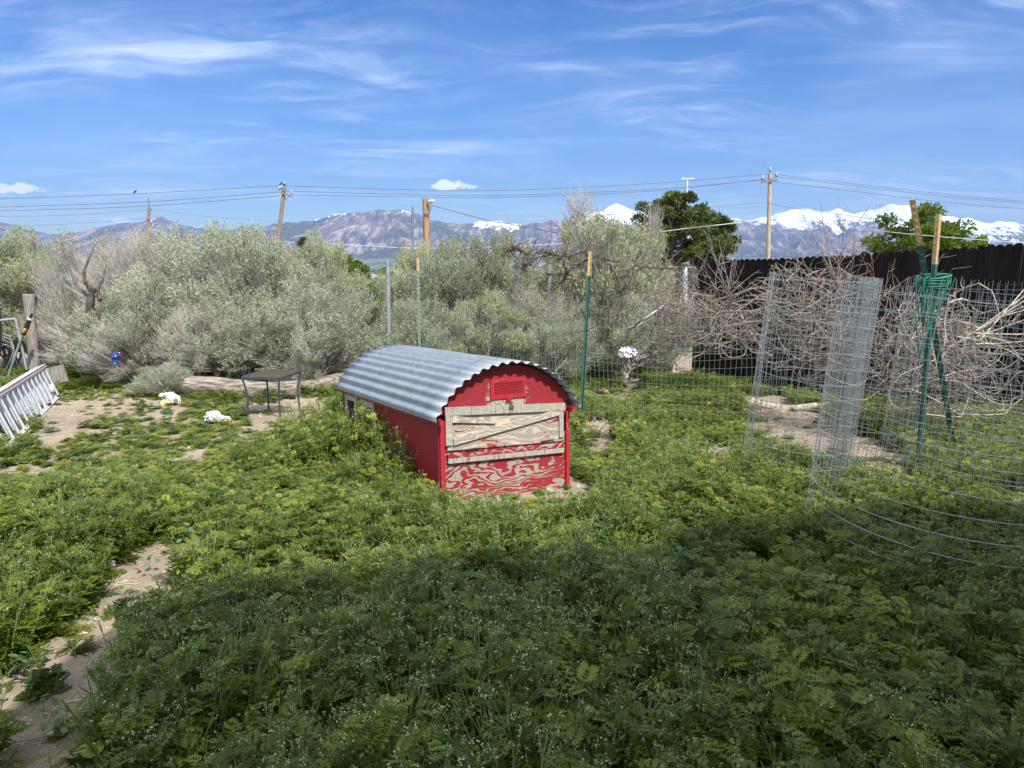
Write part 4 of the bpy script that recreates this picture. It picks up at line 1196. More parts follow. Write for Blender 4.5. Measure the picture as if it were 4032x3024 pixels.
def line(pts, r, m, label, cat='power line', group='power lines', sag=0.0):
    """cable through (px, py, Y) photo points; smooth between them"""
    P = np.array([PX(*p) for p in pts])
    k = np.arange(len(P)); kk = np.linspace(0, len(P) - 1, 16 * (len(P) - 1) + 1)
    # Catmull-Rom through the points
    out_ = []
    for v in kk:
        i = min(int(v), len(P) - 2); f = v - i
        p0 = P[max(i - 1, 0)] if i > 0 else 2 * P[0] - P[1]; p1, p2 = P[i], P[i + 1]; p3 = P[i + 2] if i + 2 < len(P) else 2 * P[-1] - P[-2]
        out_.append(.5 * ((2 * p1) + (-p0 + p2) * f + (2 * p0 - 5 * p1 + 4 * p2 - p3) * f * f + (-p0 + 3 * p1 - 3 * p2 + p3) * f ** 3))
    b = MB().tube(np.array(out_), r, 5, False)
    return tag(b.build('power_line' if cat == 'power line' else 'cable', m), label, cat, group)
K = M['cable']
line([(-420, 800, 66), (0, 783, 64), (531, 763, 63), (1108, 731, 62)], .022, K, 'topmost line running from the left edge to the leaning pole')
line([(-420, 826, 66), (0, 815, 64), (560, 795, 63), (1095, 757, 61.8)], .022, K, 'upper of the two close lines left of the leaning pole')
line([(-420, 840, 66), (0, 830, 64), (560, 812, 63), (1098, 771, 61.8)], .022, K, 'lower of the two close lines left of the leaning pole')
line([(1108, 731, 62), (1650, 748, 63), (2016, 748, 64), (2571, 722, 65), (3032, 684, 66)], .022, K, 'topmost line spanning between the leaning pole and the pale pole')
line([(1108, 752, 61.8), (1650, 767, 63), (2016, 768, 64), (2571, 745, 65), (2994, 709, 65.8)], .022, K, 'middle line spanning between the two crossarm poles')
line([(1150, 768, 61.8), (1650, 775, 63), (2016, 776, 64), (2571, 752, 65), (3056, 700, 65.8)], .022, K, 'lowest of the three lines between the two crossarm poles')
line([(3032, 684, 66), (3350, 722, 66.5), (3700, 762, 67), (4032, 792, 68), (4500, 812, 70)], .022, K, 'topmost line running right from the pale pole')
line([(3056, 695, 65.8), (3350, 730, 66.5), (3700, 771, 67), (4032, 799, 68), (4500, 822, 70)], .022, K, 'middle line running right from the pale pole')
line([(2994, 709, 65.8), (3350, 752, 66.5), (3700, 794, 67), (4032, 822, 68), (4500, 845, 70)], .022, K, 'lowest line running right from the pale pole')
KG = M['cable_grey']
line([(-420, 852, 84), (0, 853, 82), (300, 845, 81), (580, 826, 79.8)], .024, KG, 'upper thin line running left from the small pole')
line([(-420, 895, 84), (0, 891, 82), (300, 880, 81), (578, 860, 79.8)], .024, KG, 'lower thin line running left from the small pole')
line([(598, 824, 79.8), (800, 850, 78), (1000, 866, 77), (1300, 882, 76), (1900, 880, 74), (2400, 845, 72), (3018, 797, 66)], .022, KG, 'thin sagging line from the small pole toward the pale pole')
line([(597, 886, 79.8), (900, 915, 78), (1300, 938, 76)], .022, KG, 'thin line dropping right from the small pole into the bushes')
line([(3012, 800, 65.8), (2960, 832, 50), (2906, 864, 40)], .012, KG, 'guy line slanting down left from the pale pole')
line([(1698, 808, 29.8), (1900, 862, 27), (2050, 890, 25), (2260, 930, 23)], .012, K, 'service cable drooping right from the short brown pole')
line([(900, 945, 38), (1300, 960, 36), (1600, 976, 34), (1850, 975, 32), (2280, 955, 30), (2480, 929, 29), (2700, 900, 28), (2905, 877, 28), (3023, 862, 66)], .013, M['cable_white'], 'pale cable crossing in front of the pine tree', 'cable', None)
line([(3023, 862, 66), (3250, 880, 40), (3450, 908, 28), (3870, 945, 24), (4400, 975, 22)], .011, M['cable_white'], 'pale cable crossing in front of the broad green tree', 'cable', None)
line([(3023, 800, 66), (3120, 818, 60), (3350, 850, 55), (3700, 905, 50), (4100, 945, 45)], .018, KG, 'thin grey line dropping right below the pale crossarm', 'power line')

# birds and the plane
def bird(p, s, label, yaw=0):
    ob = empty('bird', p, (0, 0, yaw), label, 'bird', 'birds on the power lines')
    b = MB(); b.tube([(-.14 * s, 0, -.02 * s), (-.05 * s, 0, .05 * s), (.04 * s, 0, .10 * s), (.09 * s, 0, .17 * s), (.12 * s, 0, .20 * s), (.17 * s, 0, .20 * s)], [.012 * s, .05 * s, .065 * s, .045 * s, .038 * s, .006 * s], 8)
    b.build('body', M['black'], ob, True)
    return ob
bird(PX(531, 760, 63), 1.1, 'small dark bird perched alone on the topmost line at the left')
bird(PX(1106, 728, 61.9), 1.0, 'dark bird on the line end beside the top of the leaning pole')
bird(PX(1121, 731, 61.9), 1.1, 'dark bird on the very top of the leaning pole', 2.5)
pl = empty('airplane', PX(1508, 615, 900), (0, 0, .3), 'tiny airliner high above the mountains', 'airplane')
MB().tube([(-2.6, 0, 0), (-2, 0, .1), (2, 0, 0), (2.7, 0, -.05)], [.05, .3, .32, .1], 8).build('fuselage', M['white_metal'], pl, True)
MB().hexa([(-.4, -2.6, 0), (.6, 0, 0), (.6, .01, .06), (-.4, -2.59, .06), (-.9, -2.6, 0), (-.5, 0, 0), (-.5, .01, .06), (-.9, -2.59, .06)]).build('wing', M['white_metal'], pl)
MB().hexa([(-.4, 2.6, 0), (.6, 0, 0), (.6, .01, .06), (-.4, 2.59, .06), (-.9, 2.6, 0), (-.5, 0, 0), (-.5, .01, .06), (-.9, 2.59, .06)]).build('wing', M['white_metal'], pl)
MB().hexa([(-2.6, -.03, 0), (-1.9, -.03, 0), (-1.9, .03, 0), (-2.6, .03, 0), (-2.7, -.03, .9), (-2.4, -.03, .9), (-2.4, .03, .9), (-2.7, .03, .9)]).build('tail', M['white_metal'], pl)

# ------------------------------------------------------------------ bushes, trees, dead vines
def unit(v): return v / (np.linalg.norm(v, axis=-1, keepdims=True) + 1e-9)
def bez(p0, p1, p2, n):
    u = np.linspace(0, 1, n)[None, :, None]
    return (1 - u) ** 2 * p0[:, None] + 2 * u * (1 - u) * p1[:, None] + u ** 2 * p2[:, None]

def bush_meshes(seed, rx=1.0, h=2.0, clumps=25, tips=68, sprig=30, leafy=1.0, leafmat_=None, dense=1.0, upright=.6, clump_r=.26, leaf=(.050, .0072), low=.18, deadtw=.35):
    """a sagebrush: trunk limbs -> clumps of twigs -> sprigs of narrow leaves; unit bush of radius rx and height h"""
    rg = np.random.default_rng(seed)
    # clump centres over a lumpy dome
    th = np.arange(clumps) * 2.39996 + rg.uniform(0, .6, clumps); v = (np.arange(clumps) + .5) / clumps
    el = np.arccos(1 - v * (1 - math.cos(R(100))))            # from the pole downward
    rad = 1 + .15 * rg.normal(0, 1, clumps).clip(-1.6, 1.1)
    inner = rg.random(clumps) < .22; rad[inner] *= .62
    C = np.stack([rx * np.sin(el) * np.cos(th) * rad, rx * np.sin(el) * np.sin(th) * rad, np.maximum(h * low, h * (.40 + .60 * np.cos(el)) * (rad * .5 + .5))], -1)
    br = MB()
    base = np.stack([rg.normal(0, .10 * rx, clumps), rg.normal(0, .10 * rx, clumps), np.full(clumps, -.05)], -1)
    nl = 9; grp = np.arange(clumps) % nl
    limb = np.array([C[grp == g].mean(0) for g in range(nl)]) * [.5, .5, .42]
    mid = limb[grp]
    P = bez(base, mid * [1.25, 1.25, .7], C - unit(C - mid) * clump_r * .5, 9) + rg.normal(0, .018, (clumps, 9, 3))
    P[:, 0] = base
    br.tubes(P, np.linspace(.026, .007, 9)[None] * rg.uniform(.6, 1.25, (clumps, 1)), 5)
    # twigs
    ci = np.repeat(np.arange(clumps), tips); n = len(ci)
    out = unit(C - np.array([0, 0, h * .25])); 
    off = rg.normal(0, 1, (n, 3)); off = unit(off) * clump_r * rg.uniform(.62, 1.06, (n, 1))
    off += out[ci] * clump_r * .35
    T = C[ci] + off * [1, 1, .9]
    s0 = P[ci, rg.integers(5, 9, n)] + rg.normal(0, .02, (n, 3))
    m1 = (s0 + T) / 2 + rg.normal(0, .03, (n, 3)) + [0, 0, -.02]
    d_ = unit(unit(off) * .6 + out[ci] * .5 + np.array([0, 0, upright]))
    E_ = T + d_ * rg.uniform(.04, .13, (n, 1))
    Tw = bez(s0, m1, T, 4); Tw = np.concatenate([Tw, E_[:, None]], 1)
    br.tubes(Tw, np.array([.0052, .0042, .0034, .0026, .0012])[None], 3)
    # bare twiglets (fine dead stuff)
    k = int(n * 1.2 * deadtw); ii = rg.integers(0, n, k); u = rg.uniform(.2, 1, (k, 1))
    a = s0[ii] * (1 - u) + T[ii] * u; dd = unit(rg.normal(0, .7, (k, 3)) + out[ci[ii]] * .8 + [0, 0, upright * .9]) * rg.uniform(.07, .24, (k, 1))
    Pt = bez(a, a + dd * .5 + rg.normal(0, .02, (k, 3)), a + dd, 4)
    br.tubes(Pt, np.array([.0028, .0024, .0018, .0009])[None], 3)
    # leaves
    lv = None
    if leafy > 0:
        lv = MB(); keep = rg.random(clumps) < leafy
        sel = np.where(keep[ci])[0]; ii = np.repeat(sel, sprig); k = len(ii)
        u = rg.uniform(.45, 1.05, (k, 1)); pos = Tw[ii, 2] * (1 - u) + E_[ii] * u
        pos = pos + rg.normal(0, .022, (k, 3))
        dirn = unit(d_[ii] * .9 + rg.normal(0, .55, (k, 3)))
        ln = rg.uniform(.6, 1.25, (k, 1)) * leaf[0]
        sd = unit(np.cross(dirn, rg.normal(0, 1, (k, 3)))) * leaf[1] * rg.uniform(.7, 1.3, (k, 1))
        lv.kites(pos, dirn * ln, sd, .6)
    return br, lv

def make_bush(name, label, loc, sc, rot, kind, cat='bush', group='sagebrush along the back of the yard'):
    brm, lvm = kind
    t = empty(name, loc, (0, 0, rot), label, cat, group)
    t.scale = sc
    ob = bpy.data.objects.new('branches', brm); COL.objects.link(ob); ob.parent = t
    if lvm is not None:
        ob = bpy.data.objects.new('foliage', lvm); COL.objects.link(ob); ob.parent = t
    return t
def kind(seed, m, bm='sage_twig', **kw):
    br, lv = bush_meshes(seed, **kw)
    zz_ = np.concatenate((lv or br).V)[:, 2]; fz = kw.get('h', 2.0) / np.percentile(zz_, 98.5)
    for q in (br, lv):
        if q is not None: q.V = [v * [1, 1, fz] for v in q.V]
    a = br.mesh('branches'); a.materials.append(M[bm])
    b = None
    if lv is not None: b = lv.mesh('foliage'); b.materials.append(M[m])
    return a, b
KA = kind(1, 'sage'); KB = kind(2, 'sage', clumps=21, clump_r=.32); KC = kind(3, 'sage_yellow', clumps=26, upright=1.1)
KD = kind(4, 'sage_grey', leafy=.25, sprig=14, upright=1.0, deadtw=2.2, tips=56)
KE = kind(5, 'sage_grey', leafy=.12, sprig=10, upright=1.5, deadtw=2.6, tips=60, clumps=30)
KF = kind(6, 'sage', clumps=17, clump_r=.38, low=.25, tips=80)
KG_ = kind(8, 'sage_yellow', clumps=16, rx=.7, h=2.4, upright=1.6, clump_r=.24, leafy=.9, low=.5, sprig=20, deadtw=1.5)
def bush(px, Y, pyt, rx, k, label, rot=0, h0=2.0, ry=None, name='sagebrush'):
    g = grounded(px, Y); top = PX(px, pyt, Y)[2]; h = (top - g[2]) / (h0 * 1.03)
    return make_bush(name, label, g, (rx, ry or rx, h), rot, k)
bush(-150, 12.8, 930, 1.05, KA, 'green-grey sagebrush cut off by the left edge', 1)
bush(150, 13.6, 925, .85, KC, 'rounded sagebrush at the far left with a green top', 2.2)
bush(40, 13.6, 1040, .8, KD, 'dry brown thicket behind the wooden post and gate', .4, name='dead_sagebrush')
bush(360, 13.0, 905, .85, KE, 'bare dead sagebrush with black forked trunk above the purple balloon', 1.7, name='dead_sagebrush')
bush(585, 12.9, 890, .95, KE, 'bare grey sagebrush in front of the small utility pole', 3.3, name='dead_sagebrush')
bush(450, 12.1, 1170, .75, KD, 'low dry sagebrush just right of the olive T-post', 5, name='dead_sagebrush')
bush(700, 13.2, 930, .75, KD, 'half-dead sagebrush left of the tallest green one', 2.6, name='dead_sagebrush')
bush(860, 12.6, 915, 1.05, KB, 'tallest green-grey sagebrush left of the leaning pole', .9)
bush(1085, 12.4, 900, .95, KA, 'tall green-grey sagebrush in front of the leaning pole', 4)
bush(610, 11.5, 1090, .80, KB, 'mid-height sagebrush lobe hanging over the weeds, left of centre', 5.5)
bush(520, 11.1, 1270, .60, KD, 'low tangle of dead sagebrush right of the balloon', 2.9, name='dead_sagebrush')
bush(940, 11.2, 1160, .70, KF, 'round pale sagebrush behind the left log', 1.2)
bush(770, 11.0, 1210, .50, KD, 'low dead brush overhanging the left end of the log', .2, name='dead_sagebrush')
bush(1255, 11.1, 1110, .78, KF, 'round pale sagebrush behind the patio table', 3.1)
bush(1270, 12.6, 945, .62, KC, 'sagebrush behind the round one, thinning toward the gap', 4.6)
bush(1650, 12.3, 985, .55, KC, 'sagebrush right of the chain-link post', .5)
bush(1790, 12.1, 945, .85, KA, 'tall broad sagebrush straight behind the coop', 2.0)
bush(1960, 12.6, 950, .70, KC, 'tall sagebrush right of the brown pole', 5.2)
bush(1640, 10.9, 1180, .62, KB, 'lower sagebrush behind the faded T-post', 3.9)
bush(1900, 10.9, 1170, .72, KC, 'yellow-grey sagebrush behind the ridge of the coop roof', .3)
bush(2110, 11.7, 1130, .72, KD, 'straw-coloured sagebrush below the gnarled vine', 1.1)
bush(2170, 10.8, 1230, .62, KA, 'low sagebrush left of the green T-post', 2.4)
bush(2350, 13.0, 850, 1.3, KG_, 'tall wispy sagebrush with a fan-shaped pale top', .8, h0=2.4)
bush(2490, 13.8, 900, .8, KG_, 'smaller wispy sagebrush left of the pine tree', 2.8, h0=2.4)
bush(2460, 12.0, 1160, .75, KB, 'grey-green sagebrush under the black vines right of the T-post', 4.4)
bush(2640, 13.0, 1170, .75, KD, 'dry sagebrush at the left end of the black fence', 3.0, name='dead_sagebrush')
bush(640, 10.0, 1440, .34, KF, 'small silvery sagebrush sprig above the white bag', 1.0)
bush(1190, 10.4, 1390, .26, KF, 'small silvery sprig drooping over the right log', 3.0)

# dark forked trunk inside the dead bush
def limb(name, pts, r, m, label, cat='branch', group=None, sides=7):
    P = np.array([PX(*p) for p in pts]); 
    k = np.linspace(0, len(P) - 1, (len(P) - 1) * 5 + 1); Q = np.stack([np.interp(k, np.arange(len(P)), P[:, i]) for i in range(3)], -1)
    Q[1:-1] = (Q[:-2] + Q[1:-1] * 2 + Q[2:]) / 4
    rr = np.interp(k, np.linspace(0, len(P) - 1, len(r)), r) * (1 + .18 * np.sin(k * 7.3))
    return Q, rr
b = MB()
for pts, r in (([(350, 1290, 11.6), (355, 1200, 11.5), (372, 1130, 11.45)], [.07, .06, .045]), ([(362, 1150, 11.5), (335, 1110, 11.4), (330, 1070, 11.4), (350, 1020, 11.4), (375, 960, 11.5)], [.035, .03, .022, .015, .008]), ([(372, 1150, 11.5), (395, 1185, 11.4), (385, 1140, 11.4), (402, 1105, 11.4), (420, 1040, 11.5)], [.03, .028, .022, .018, .008]), ([(360, 1180, 11.5), (300, 1120, 11.7), (260, 1020, 11.9), (240, 940, 12)], [.03, .025, .015, .006])):
    Q, rr = limb('', pts, r, None, ''); b.tube(Q, rr, 7)
tag(b.build('dead_tree', M['twig_dark'], None, True), 'black forked dead trunk inside the bare brush above the balloon', 'dead tree')
b = MB(); rg = np.random.default_rng(31)
for pts, r in (([(640, 1480, 10.9), (620, 1400, 10.9), (690, 1360, 10.8), (760, 1330, 10.8)], [.05, .045, .035, .02]), ([(860, 1480, 10.9), (840, 1400, 10.9), (800, 1350, 10.8), (700, 1340, 10.7)], [.06, .05, .035, .02]), ([(900, 1490, 10.8), (960, 1420, 10.7), (1040, 1380, 10.7)], [.05, .035, .02]), ([(560, 1430, 11), (500, 1380, 11), (430, 1350, 10.9)], [.045, .03, .015]), ([(1180, 1450, 10.7), (1260, 1410, 10.6), (1330, 1380, 10.6)], [.03, .02, .012]), ([(720, 1500, 10.6), (700, 1440, 10.6), (650, 1400, 10.6)], [.03, .02, .01])):
    Q, rr = limb('', pts, r, None, ''); b.tube(Q, rr, 7)
tag(b.build('bush_trunks', M['twig_dark'], None, True), 'dark twisted trunks under the sagebrush, low on the left', 'dead wood', None, 'stuff')

def tangle(name, centre, radii, n, ln, r0, m, seed, label, cat='dead vines', curl=1.2, up=0.0, npt=12, group='piles of dead vines along the fence', lean=None, fan=0):
    """arching dead stems: random walks with a constant curl, held inside an ellipsoid"""
    rg = np.random.default_rng(seed); c = np.array(centre, float); rad = np.array(radii, float)
    u = unit(rg.normal(0, 1, (n, 3))) * rg.random((n, 1)) ** .4
    p = u * rad; 
    if fan: p = np.stack([rg.normal(0, .10, n), rg.normal(0, .10, n), -rad[2] * np.ones(n) + rg.uniform(0, .3, n)], -1)
    d = unit(rg.normal(0, 1, (n, 3)) * [1, .7, .8] + [0, 0, up])
    if fan: d = unit(rg.normal(0, 1, (n, 3)) * [.75, .4, .2] + [0, 0, 1])
    ax = unit(rg.normal(0, 1, (n, 3))); L = ln * rg.uniform(.35, 1.3, (n, 1)); cu = curl * rg.normal(0, 1, (n, 1))
    P = [p]
    for k in range(npt - 1):
        d = unit(d + np.cross(ax, d) * cu / npt * 1.6 + rg.normal(0, .13, (n, 3)) - (P[-1] / rad) * np.maximum(np.linalg.norm(P[-1] / rad, axis=1, keepdims=True) - .8, 0) * .55)
        P.append(P[-1] + d * L / npt)
    P = np.stack(P, 1)
    P[..., 2] = np.maximum(P[..., 2], -rad[2])
    b = MB(); r = r0 * rg.lognormal(0, .35, (n, 1)).clip(.4, 2.2) * np.linspace(1, .35, npt)[None]
    b.tubes(P, r, 4)
    # side twigs
    k = n * 3; ii = rg.integers(0, n, k); jj = rg.integers(2, npt - 1, k)
    a = P[ii, jj]; t_ = unit(P[ii, jj] - P[ii, jj - 1]); dd = unit(t_ + rg.normal(0, .75, (k, 3))) * rg.uniform(.05, .22, (k, 1))
    b.tubes(bez(a, a + dd * .5 + rg.normal(0, .02, (k, 3)), a + dd, 4), r0 * np.array([.5, .42, .32, .15])[None], 3)
    o = b.build(name, m, None, False, c)
    return tag(o, label, cat, group)
Y1, Y2, Y3 = 9.6, 8.3, 7.5
tangle('dead_vines', PX(2700, 1240, 10.2), (.50, .45, .42), 150, 1.2, .0055, M['twig'], 1, 'dense ball of grey dead vines spilling over the left end of the black fence')
tangle('dead_vines', PX(2860, 1270, 9.6), (.42, .35, .42), 55, 1.7, .0075, M['twig'], 2, 'looser arching dead vines in front of the fence, left of the wire cages', curl=2)
tangle('dead_vines', PX(3190, 1260, 7.9), (.42, .30, .50), 95, 1.7, .0065, M['twig'], 3, 'dead vine tangle seen through the narrower wire cage', curl=2.2)
tangle('dead_vines', PX(3340, 1360, 7.7), (.35, .35, .42), 50, 1.4, .0065, M['twig'], 33, 'thinner dead vines behind the rolled mesh', curl=1.6)
tangle('dead_vines', PX(3640, 1440, 7.2), (.56, .30, .42), 170, 1.3, .0055, M['twig'], 4, 'large heap of dead vines behind the crossed T-posts', curl=1.6)
tangle('dead_vines', PX(3760, 1430, 6.9), (.52, .25, .48), 32, 1.6, .0065, M['twig_pale'], 5, 'pale outer canes drooping over the heap at the right', curl=1.2)
def shoots(px, py, Y, n, ln, spread, m, seed, label, r=.0045, tilt=(0, 0, 1)):
    rg = np.random.default_rng(seed); c = PX(px, py, Y)
    d = unit(rg.normal(0, spread, (n, 3)) * [1, .5, .35] + np.array(tilt)); L = ln * rg.uniform(.5, 1.2, (n, 1))
    a = rg.normal(0, .06, (n, 3)) * [1, .6, .6]; bend = rg.normal(0, .16, (n, 3))
    P = bez(a, a + d * L * .55 + bend * L, a + d * L + bend * L * .4 + [0, 0, 0], 8)
    b = MB(); b.tubes(P, np.linspace(r, r * .3, 8)[None] * rg.uniform(.7, 1.4, (n, 1)), 4)
    k = n * 4; ii = rg.integers(0, n, k); jj = rg.integers(2, 8, k); s = P[ii, jj]; dd = unit(d[ii] * .8 + rg.normal(0, .6, (k, 3))) * rg.uniform(.04, .16, (k, 1))
    b.tubes(bez(s, s + dd * .5, s + dd, 3), np.array([.0022, .0018, .001])[None], 3)
    return tag(b.build('vine_shoots', m, None, False, c), label, 'vine', 'vine shoots rising over the fence')
shoots(2862, 1170, 9.3, 16, .75, .75, M['twig'], 1, 'upright spray of pale shoots standing before the left part of the fence', .006)
shoots(3300, 1130, 7.8, 14, .85, .8, M['twig'], 2, 'tall thin shoots rising above the fence over the narrow cage', .006)
shoots(3290, 1030, 7.8, 9, .55, .5, M['twig_red'], 3, 'thin reddish shoots against the snowy mountains', .003)
shoots(3560, 1260, 6.9, 12, .60, .7, M['twig'], 4, 'shoots left of the green rope', .006)
shoots(3480, 1160, 7.0, 6, .5, .6, M['twig_red'], 5, 'few reddish shoots between the roll and the rope', .005)
shoots(3850, 1330, 6.2, 10, .95, .6, M['twig_pale'], 6, 'long pale canes reaching right of the crossed T-posts', .006, (1.1, 0, .35))
shoots(2740, 1130, 10, 12, .5, .8, M['twig'], 7, 'short shoots at the left corner of the black fence', .005)
shoots(2600, 1100, 12, 14, .6, .9, M['twig'], 8, 'bare shoots in front of the road', .005)

# gnarled old grape vine
b = MB()
gv = [([(2000, 985, 11.6), (2045, 970, 11.5), (2075, 1000, 11.45), (2068, 1045, 11.4), (2055, 1060, 11.4)], [.022, .035, .055, .05, .02]),
      ([(1998, 990, 11.7), (2030, 975, 11.6), (2060, 985, 11.5)], [.02, .03, .04]),
      ([(2090, 1020, 11.6), (2150, 1000, 11.7), (2230, 1010, 11.8), (2300, 990, 11.8), (2350, 1010, 11.8), (2440, 1030, 11.8)], [.02, .025, .03, .028, .03, .02]),
      ([(2150, 1075, 11.7), (2220, 1080, 11.6), (2260, 1045, 11.6), (2310, 1020, 11.6), (2350, 1000, 11.7)], [.02, .03, .04, .045, .03]),
      ([(2210, 1120, 11.7), (2235, 1070, 11.6), (2215, 1020, 11.6), (2180, 990, 11.7), (2110, 1000, 11.8)], [.03, .04, .035, .025, .015]),
      ([(2400, 1290, 11.5), (2410, 1180, 11.5), (2440, 1090, 11.5), (2400, 1040, 11.6)], [.06, .055, .045, .03]),
      ([(2440, 1090, 11.5), (2500, 1040, 11.6), (2600, 1060, 11.8), (2690, 1050, 12)], [.03, .026, .02, .012]),
      ([(2430, 1280, 11.4), (2460, 1180, 11.4), (2480, 1080, 11.5), (2560, 1030, 11.6)], [.05, .04, .03, .015]),
      ([(2360, 1240, 11.6), (2370, 1150, 11.6), (2330, 1080, 11.6)], [.035, .03, .02]),
      ([(2600, 1330, 11.0), (2640, 1250, 11.2), (2690, 1180, 11.3)], [.04, .035, .02])]
rg = np.random.default_rng(77); tw = []
for pts, r in gv:
    Q, rr = limb('', pts, r, None, ''); Q = Q + rg.normal(0, .010, Q.shape); b.tube(Q, rr * .62, 7)
    for k in range(len(Q) * 2):
        q = Q[rg.integers(0, len(Q))]; d = unit(rg.normal(0, 1, 3) * [1, .6, .8]) * rg.uniform(.06, .30)
        e = unit(d + rg.normal(0, .1, 3)) * .1
        tw.append([q, q + d * .4 + rg.normal(0, .02, 3), q + d * .8 + rg.normal(0, .025, 3), q + d + e * .5 + rg.normal(0, .03, 3)])
b.tubes(np.array(tw), np.array([.009, .0065, .005, .0025])[None] * rg.uniform(.6, 1.3, (len(tw), 1)), 4)
tag(b.build('grape_vine', M['twig_dark'], None, True), 'gnarled black grape vine sprawling along the old fence line', 'vine')

def tree(px, Y, pyt, rx, label, m, seed, clumps=60, leafn=240, leaf=.09, clump_r=.17, kind_='round', group=None, bark='bark', base_px=1150, low=.12, name='tree', cat='tree', flat=1.0, outlier=.18, trunk_r=.16):
    g = grounded(px, Y); top = PX(px, pyt, Y)[2]; h = top - g[2]; rg = np.random.default_rng(seed)
    t = empty(name, g, label=label, cat=cat, group=group)
    n = clumps; th = rg.uniform(0, 2 * np.pi, n); v = rg.random(n) ** .75
    if kind_ == 'pine':
        nb = n // 3; n = nb * 3
        zb = h * (.10 + .84 * rg.random(nb) ** 1.05); az = rg.uniform(0, 2 * np.pi, nb)
        Lb = rx * np.interp(zb / h, [0, .12, .25, .45, .6, .75, .88, 1.0], [.75, .95, 1.0, .86, .70, .52, .34, .12]) * rg.uniform(.55, 1.18, nb)
        ff = np.tile([.48, .76, 1.0], nb); bi = np.repeat(np.arange(nb), 3)
        C = np.stack([np.cos(az[bi]) * Lb[bi] * ff, np.sin(az[bi]) * Lb[bi] * ff * .85, zb[bi] + (.16 * Lb[bi] * ff ** 2) + rg.normal(0, .03 * rx, n)], -1)
    else:
        el = np.arccos(1 - v * 1.75); rr_ = rg.uniform(.55, 1.05, n)
        C = np.stack([rx * np.sin(el) * np.cos(th) * rr_, rx * np.sin(el) * np.sin(th) * rr_, h * (.54 + .46 * np.cos(el) * rr_)], -1)
    b = MB(); P = np.stack([np.zeros(8) + .05 * np.sin(np.arange(8)), np.zeros(8), np.linspace(-.3, h * .9, 8)], -1)
    b.tube(P, np.linspace(trunk_r, .03, 8), 9)
    tk = b.build('trunk', M[bark], t, True)
    b = MB(); s = np.stack([C[:, 0] * 0, C[:, 1] * 0, C[:, 2] * (.80 if kind_ == 'pine' else .55)], -1)
    b.tubes(bez(s, (s + C) / 2 + [0, 0, -.05 * h], C, 6), np.linspace(trunk_r * .35, .012, 6)[None] * rg.uniform(.5, 1, (n, 1)), 5)
    b.build('limbs', M[bark], t, True)
    ci = np.repeat(np.arange(n), leafn); k = len(ci); cr = clump_r * rx * rg.uniform(.6, 1.35, n)
    o_ = unit(rg.normal(0, 1, (k, 3))) * rg.random((k, 1)) ** .45
    pos = C[ci] + o_ * cr[ci, None] * [1, 1, .62 * flat]
    d = unit(o_ + rg.normal(0, .5, (k, 3)) + [0, 0, .35]); sd = unit(np.cross(d, rg.normal(0, 1, (k, 3))))
    ln = leaf * rg.uniform(.6, 1.3, (k, 1))
    b = MB()
    if kind_ == 'pine': b.kites(pos, d * ln, sd * ln * .16, .5)
    else: b.kites(pos, d * ln, sd * ln * .36, .5)
    b.build('crown', M[m], t)
    return t
tree(2630, 36, 752, 3.0, 'large dark pine tree behind the left end of the black fence', 'pine', 3, clumps=270, leafn=210, leaf=.20, clump_r=.088, kind_='pine', name='pine_tree', cat='pine tree', trunk_r=.2)
tree(2800, 37, 850, 1.75, 'lower right-hand pine merging with the large pine', 'pine', 9, clumps=120, leafn=200, leaf=.20, clump_r=.13, kind_='pine', name='pine_tree', cat='pine tree')
tree(1213, 34, 918, .36, 'tiny dark pine top poking above the sagebrush', 'pine', 4, clumps=26, leafn=160, leaf=.11, clump_r=.26, kind_='pine', name='pine_tree', cat='pine tree')
tree(3585, 38, 805, 2.6, 'broad green deciduous tree behind the crossed T-posts', 'leaf_tree', 5, clumps=75, leafn=260, leaf=.17, clump_r=.20)
tree(3420, 42, 918, 1.05, 'pale grey-green tree left of the broad tree', 'leaf_pale', 6, clumps=40, leafn=200, leaf=.15, clump_r=.24)
tree(3830, 34, 915, .75, 'small bright green tree right of the broad tree', 'leaf_bright', 7, clumps=28, leafn=200, leaf=.14, clump_r=.26)
tree(1450, 14.5, 1035, .62, 'bright yellow-green shrub seen through the chain-link fence', 'leaf_shrub', 8, clumps=60, leafn=190, leaf=.05, clump_r=.26, name='green_shrub', cat='shrub', trunk_r=.03)
tree(1385, 60, 1008, 1.4, 'dark distant tree beyond the gap in the sagebrush', 'leaf_tree', 18, clumps=30, leafn=120, leaf=.25, clump_r=.26)
tree(2620, 75, 1050, 2.2, 'bushy green tree beyond the road', 'leaf_pale', 19, clumps=40, leafn=150, leaf=.3, clump_r=.22)

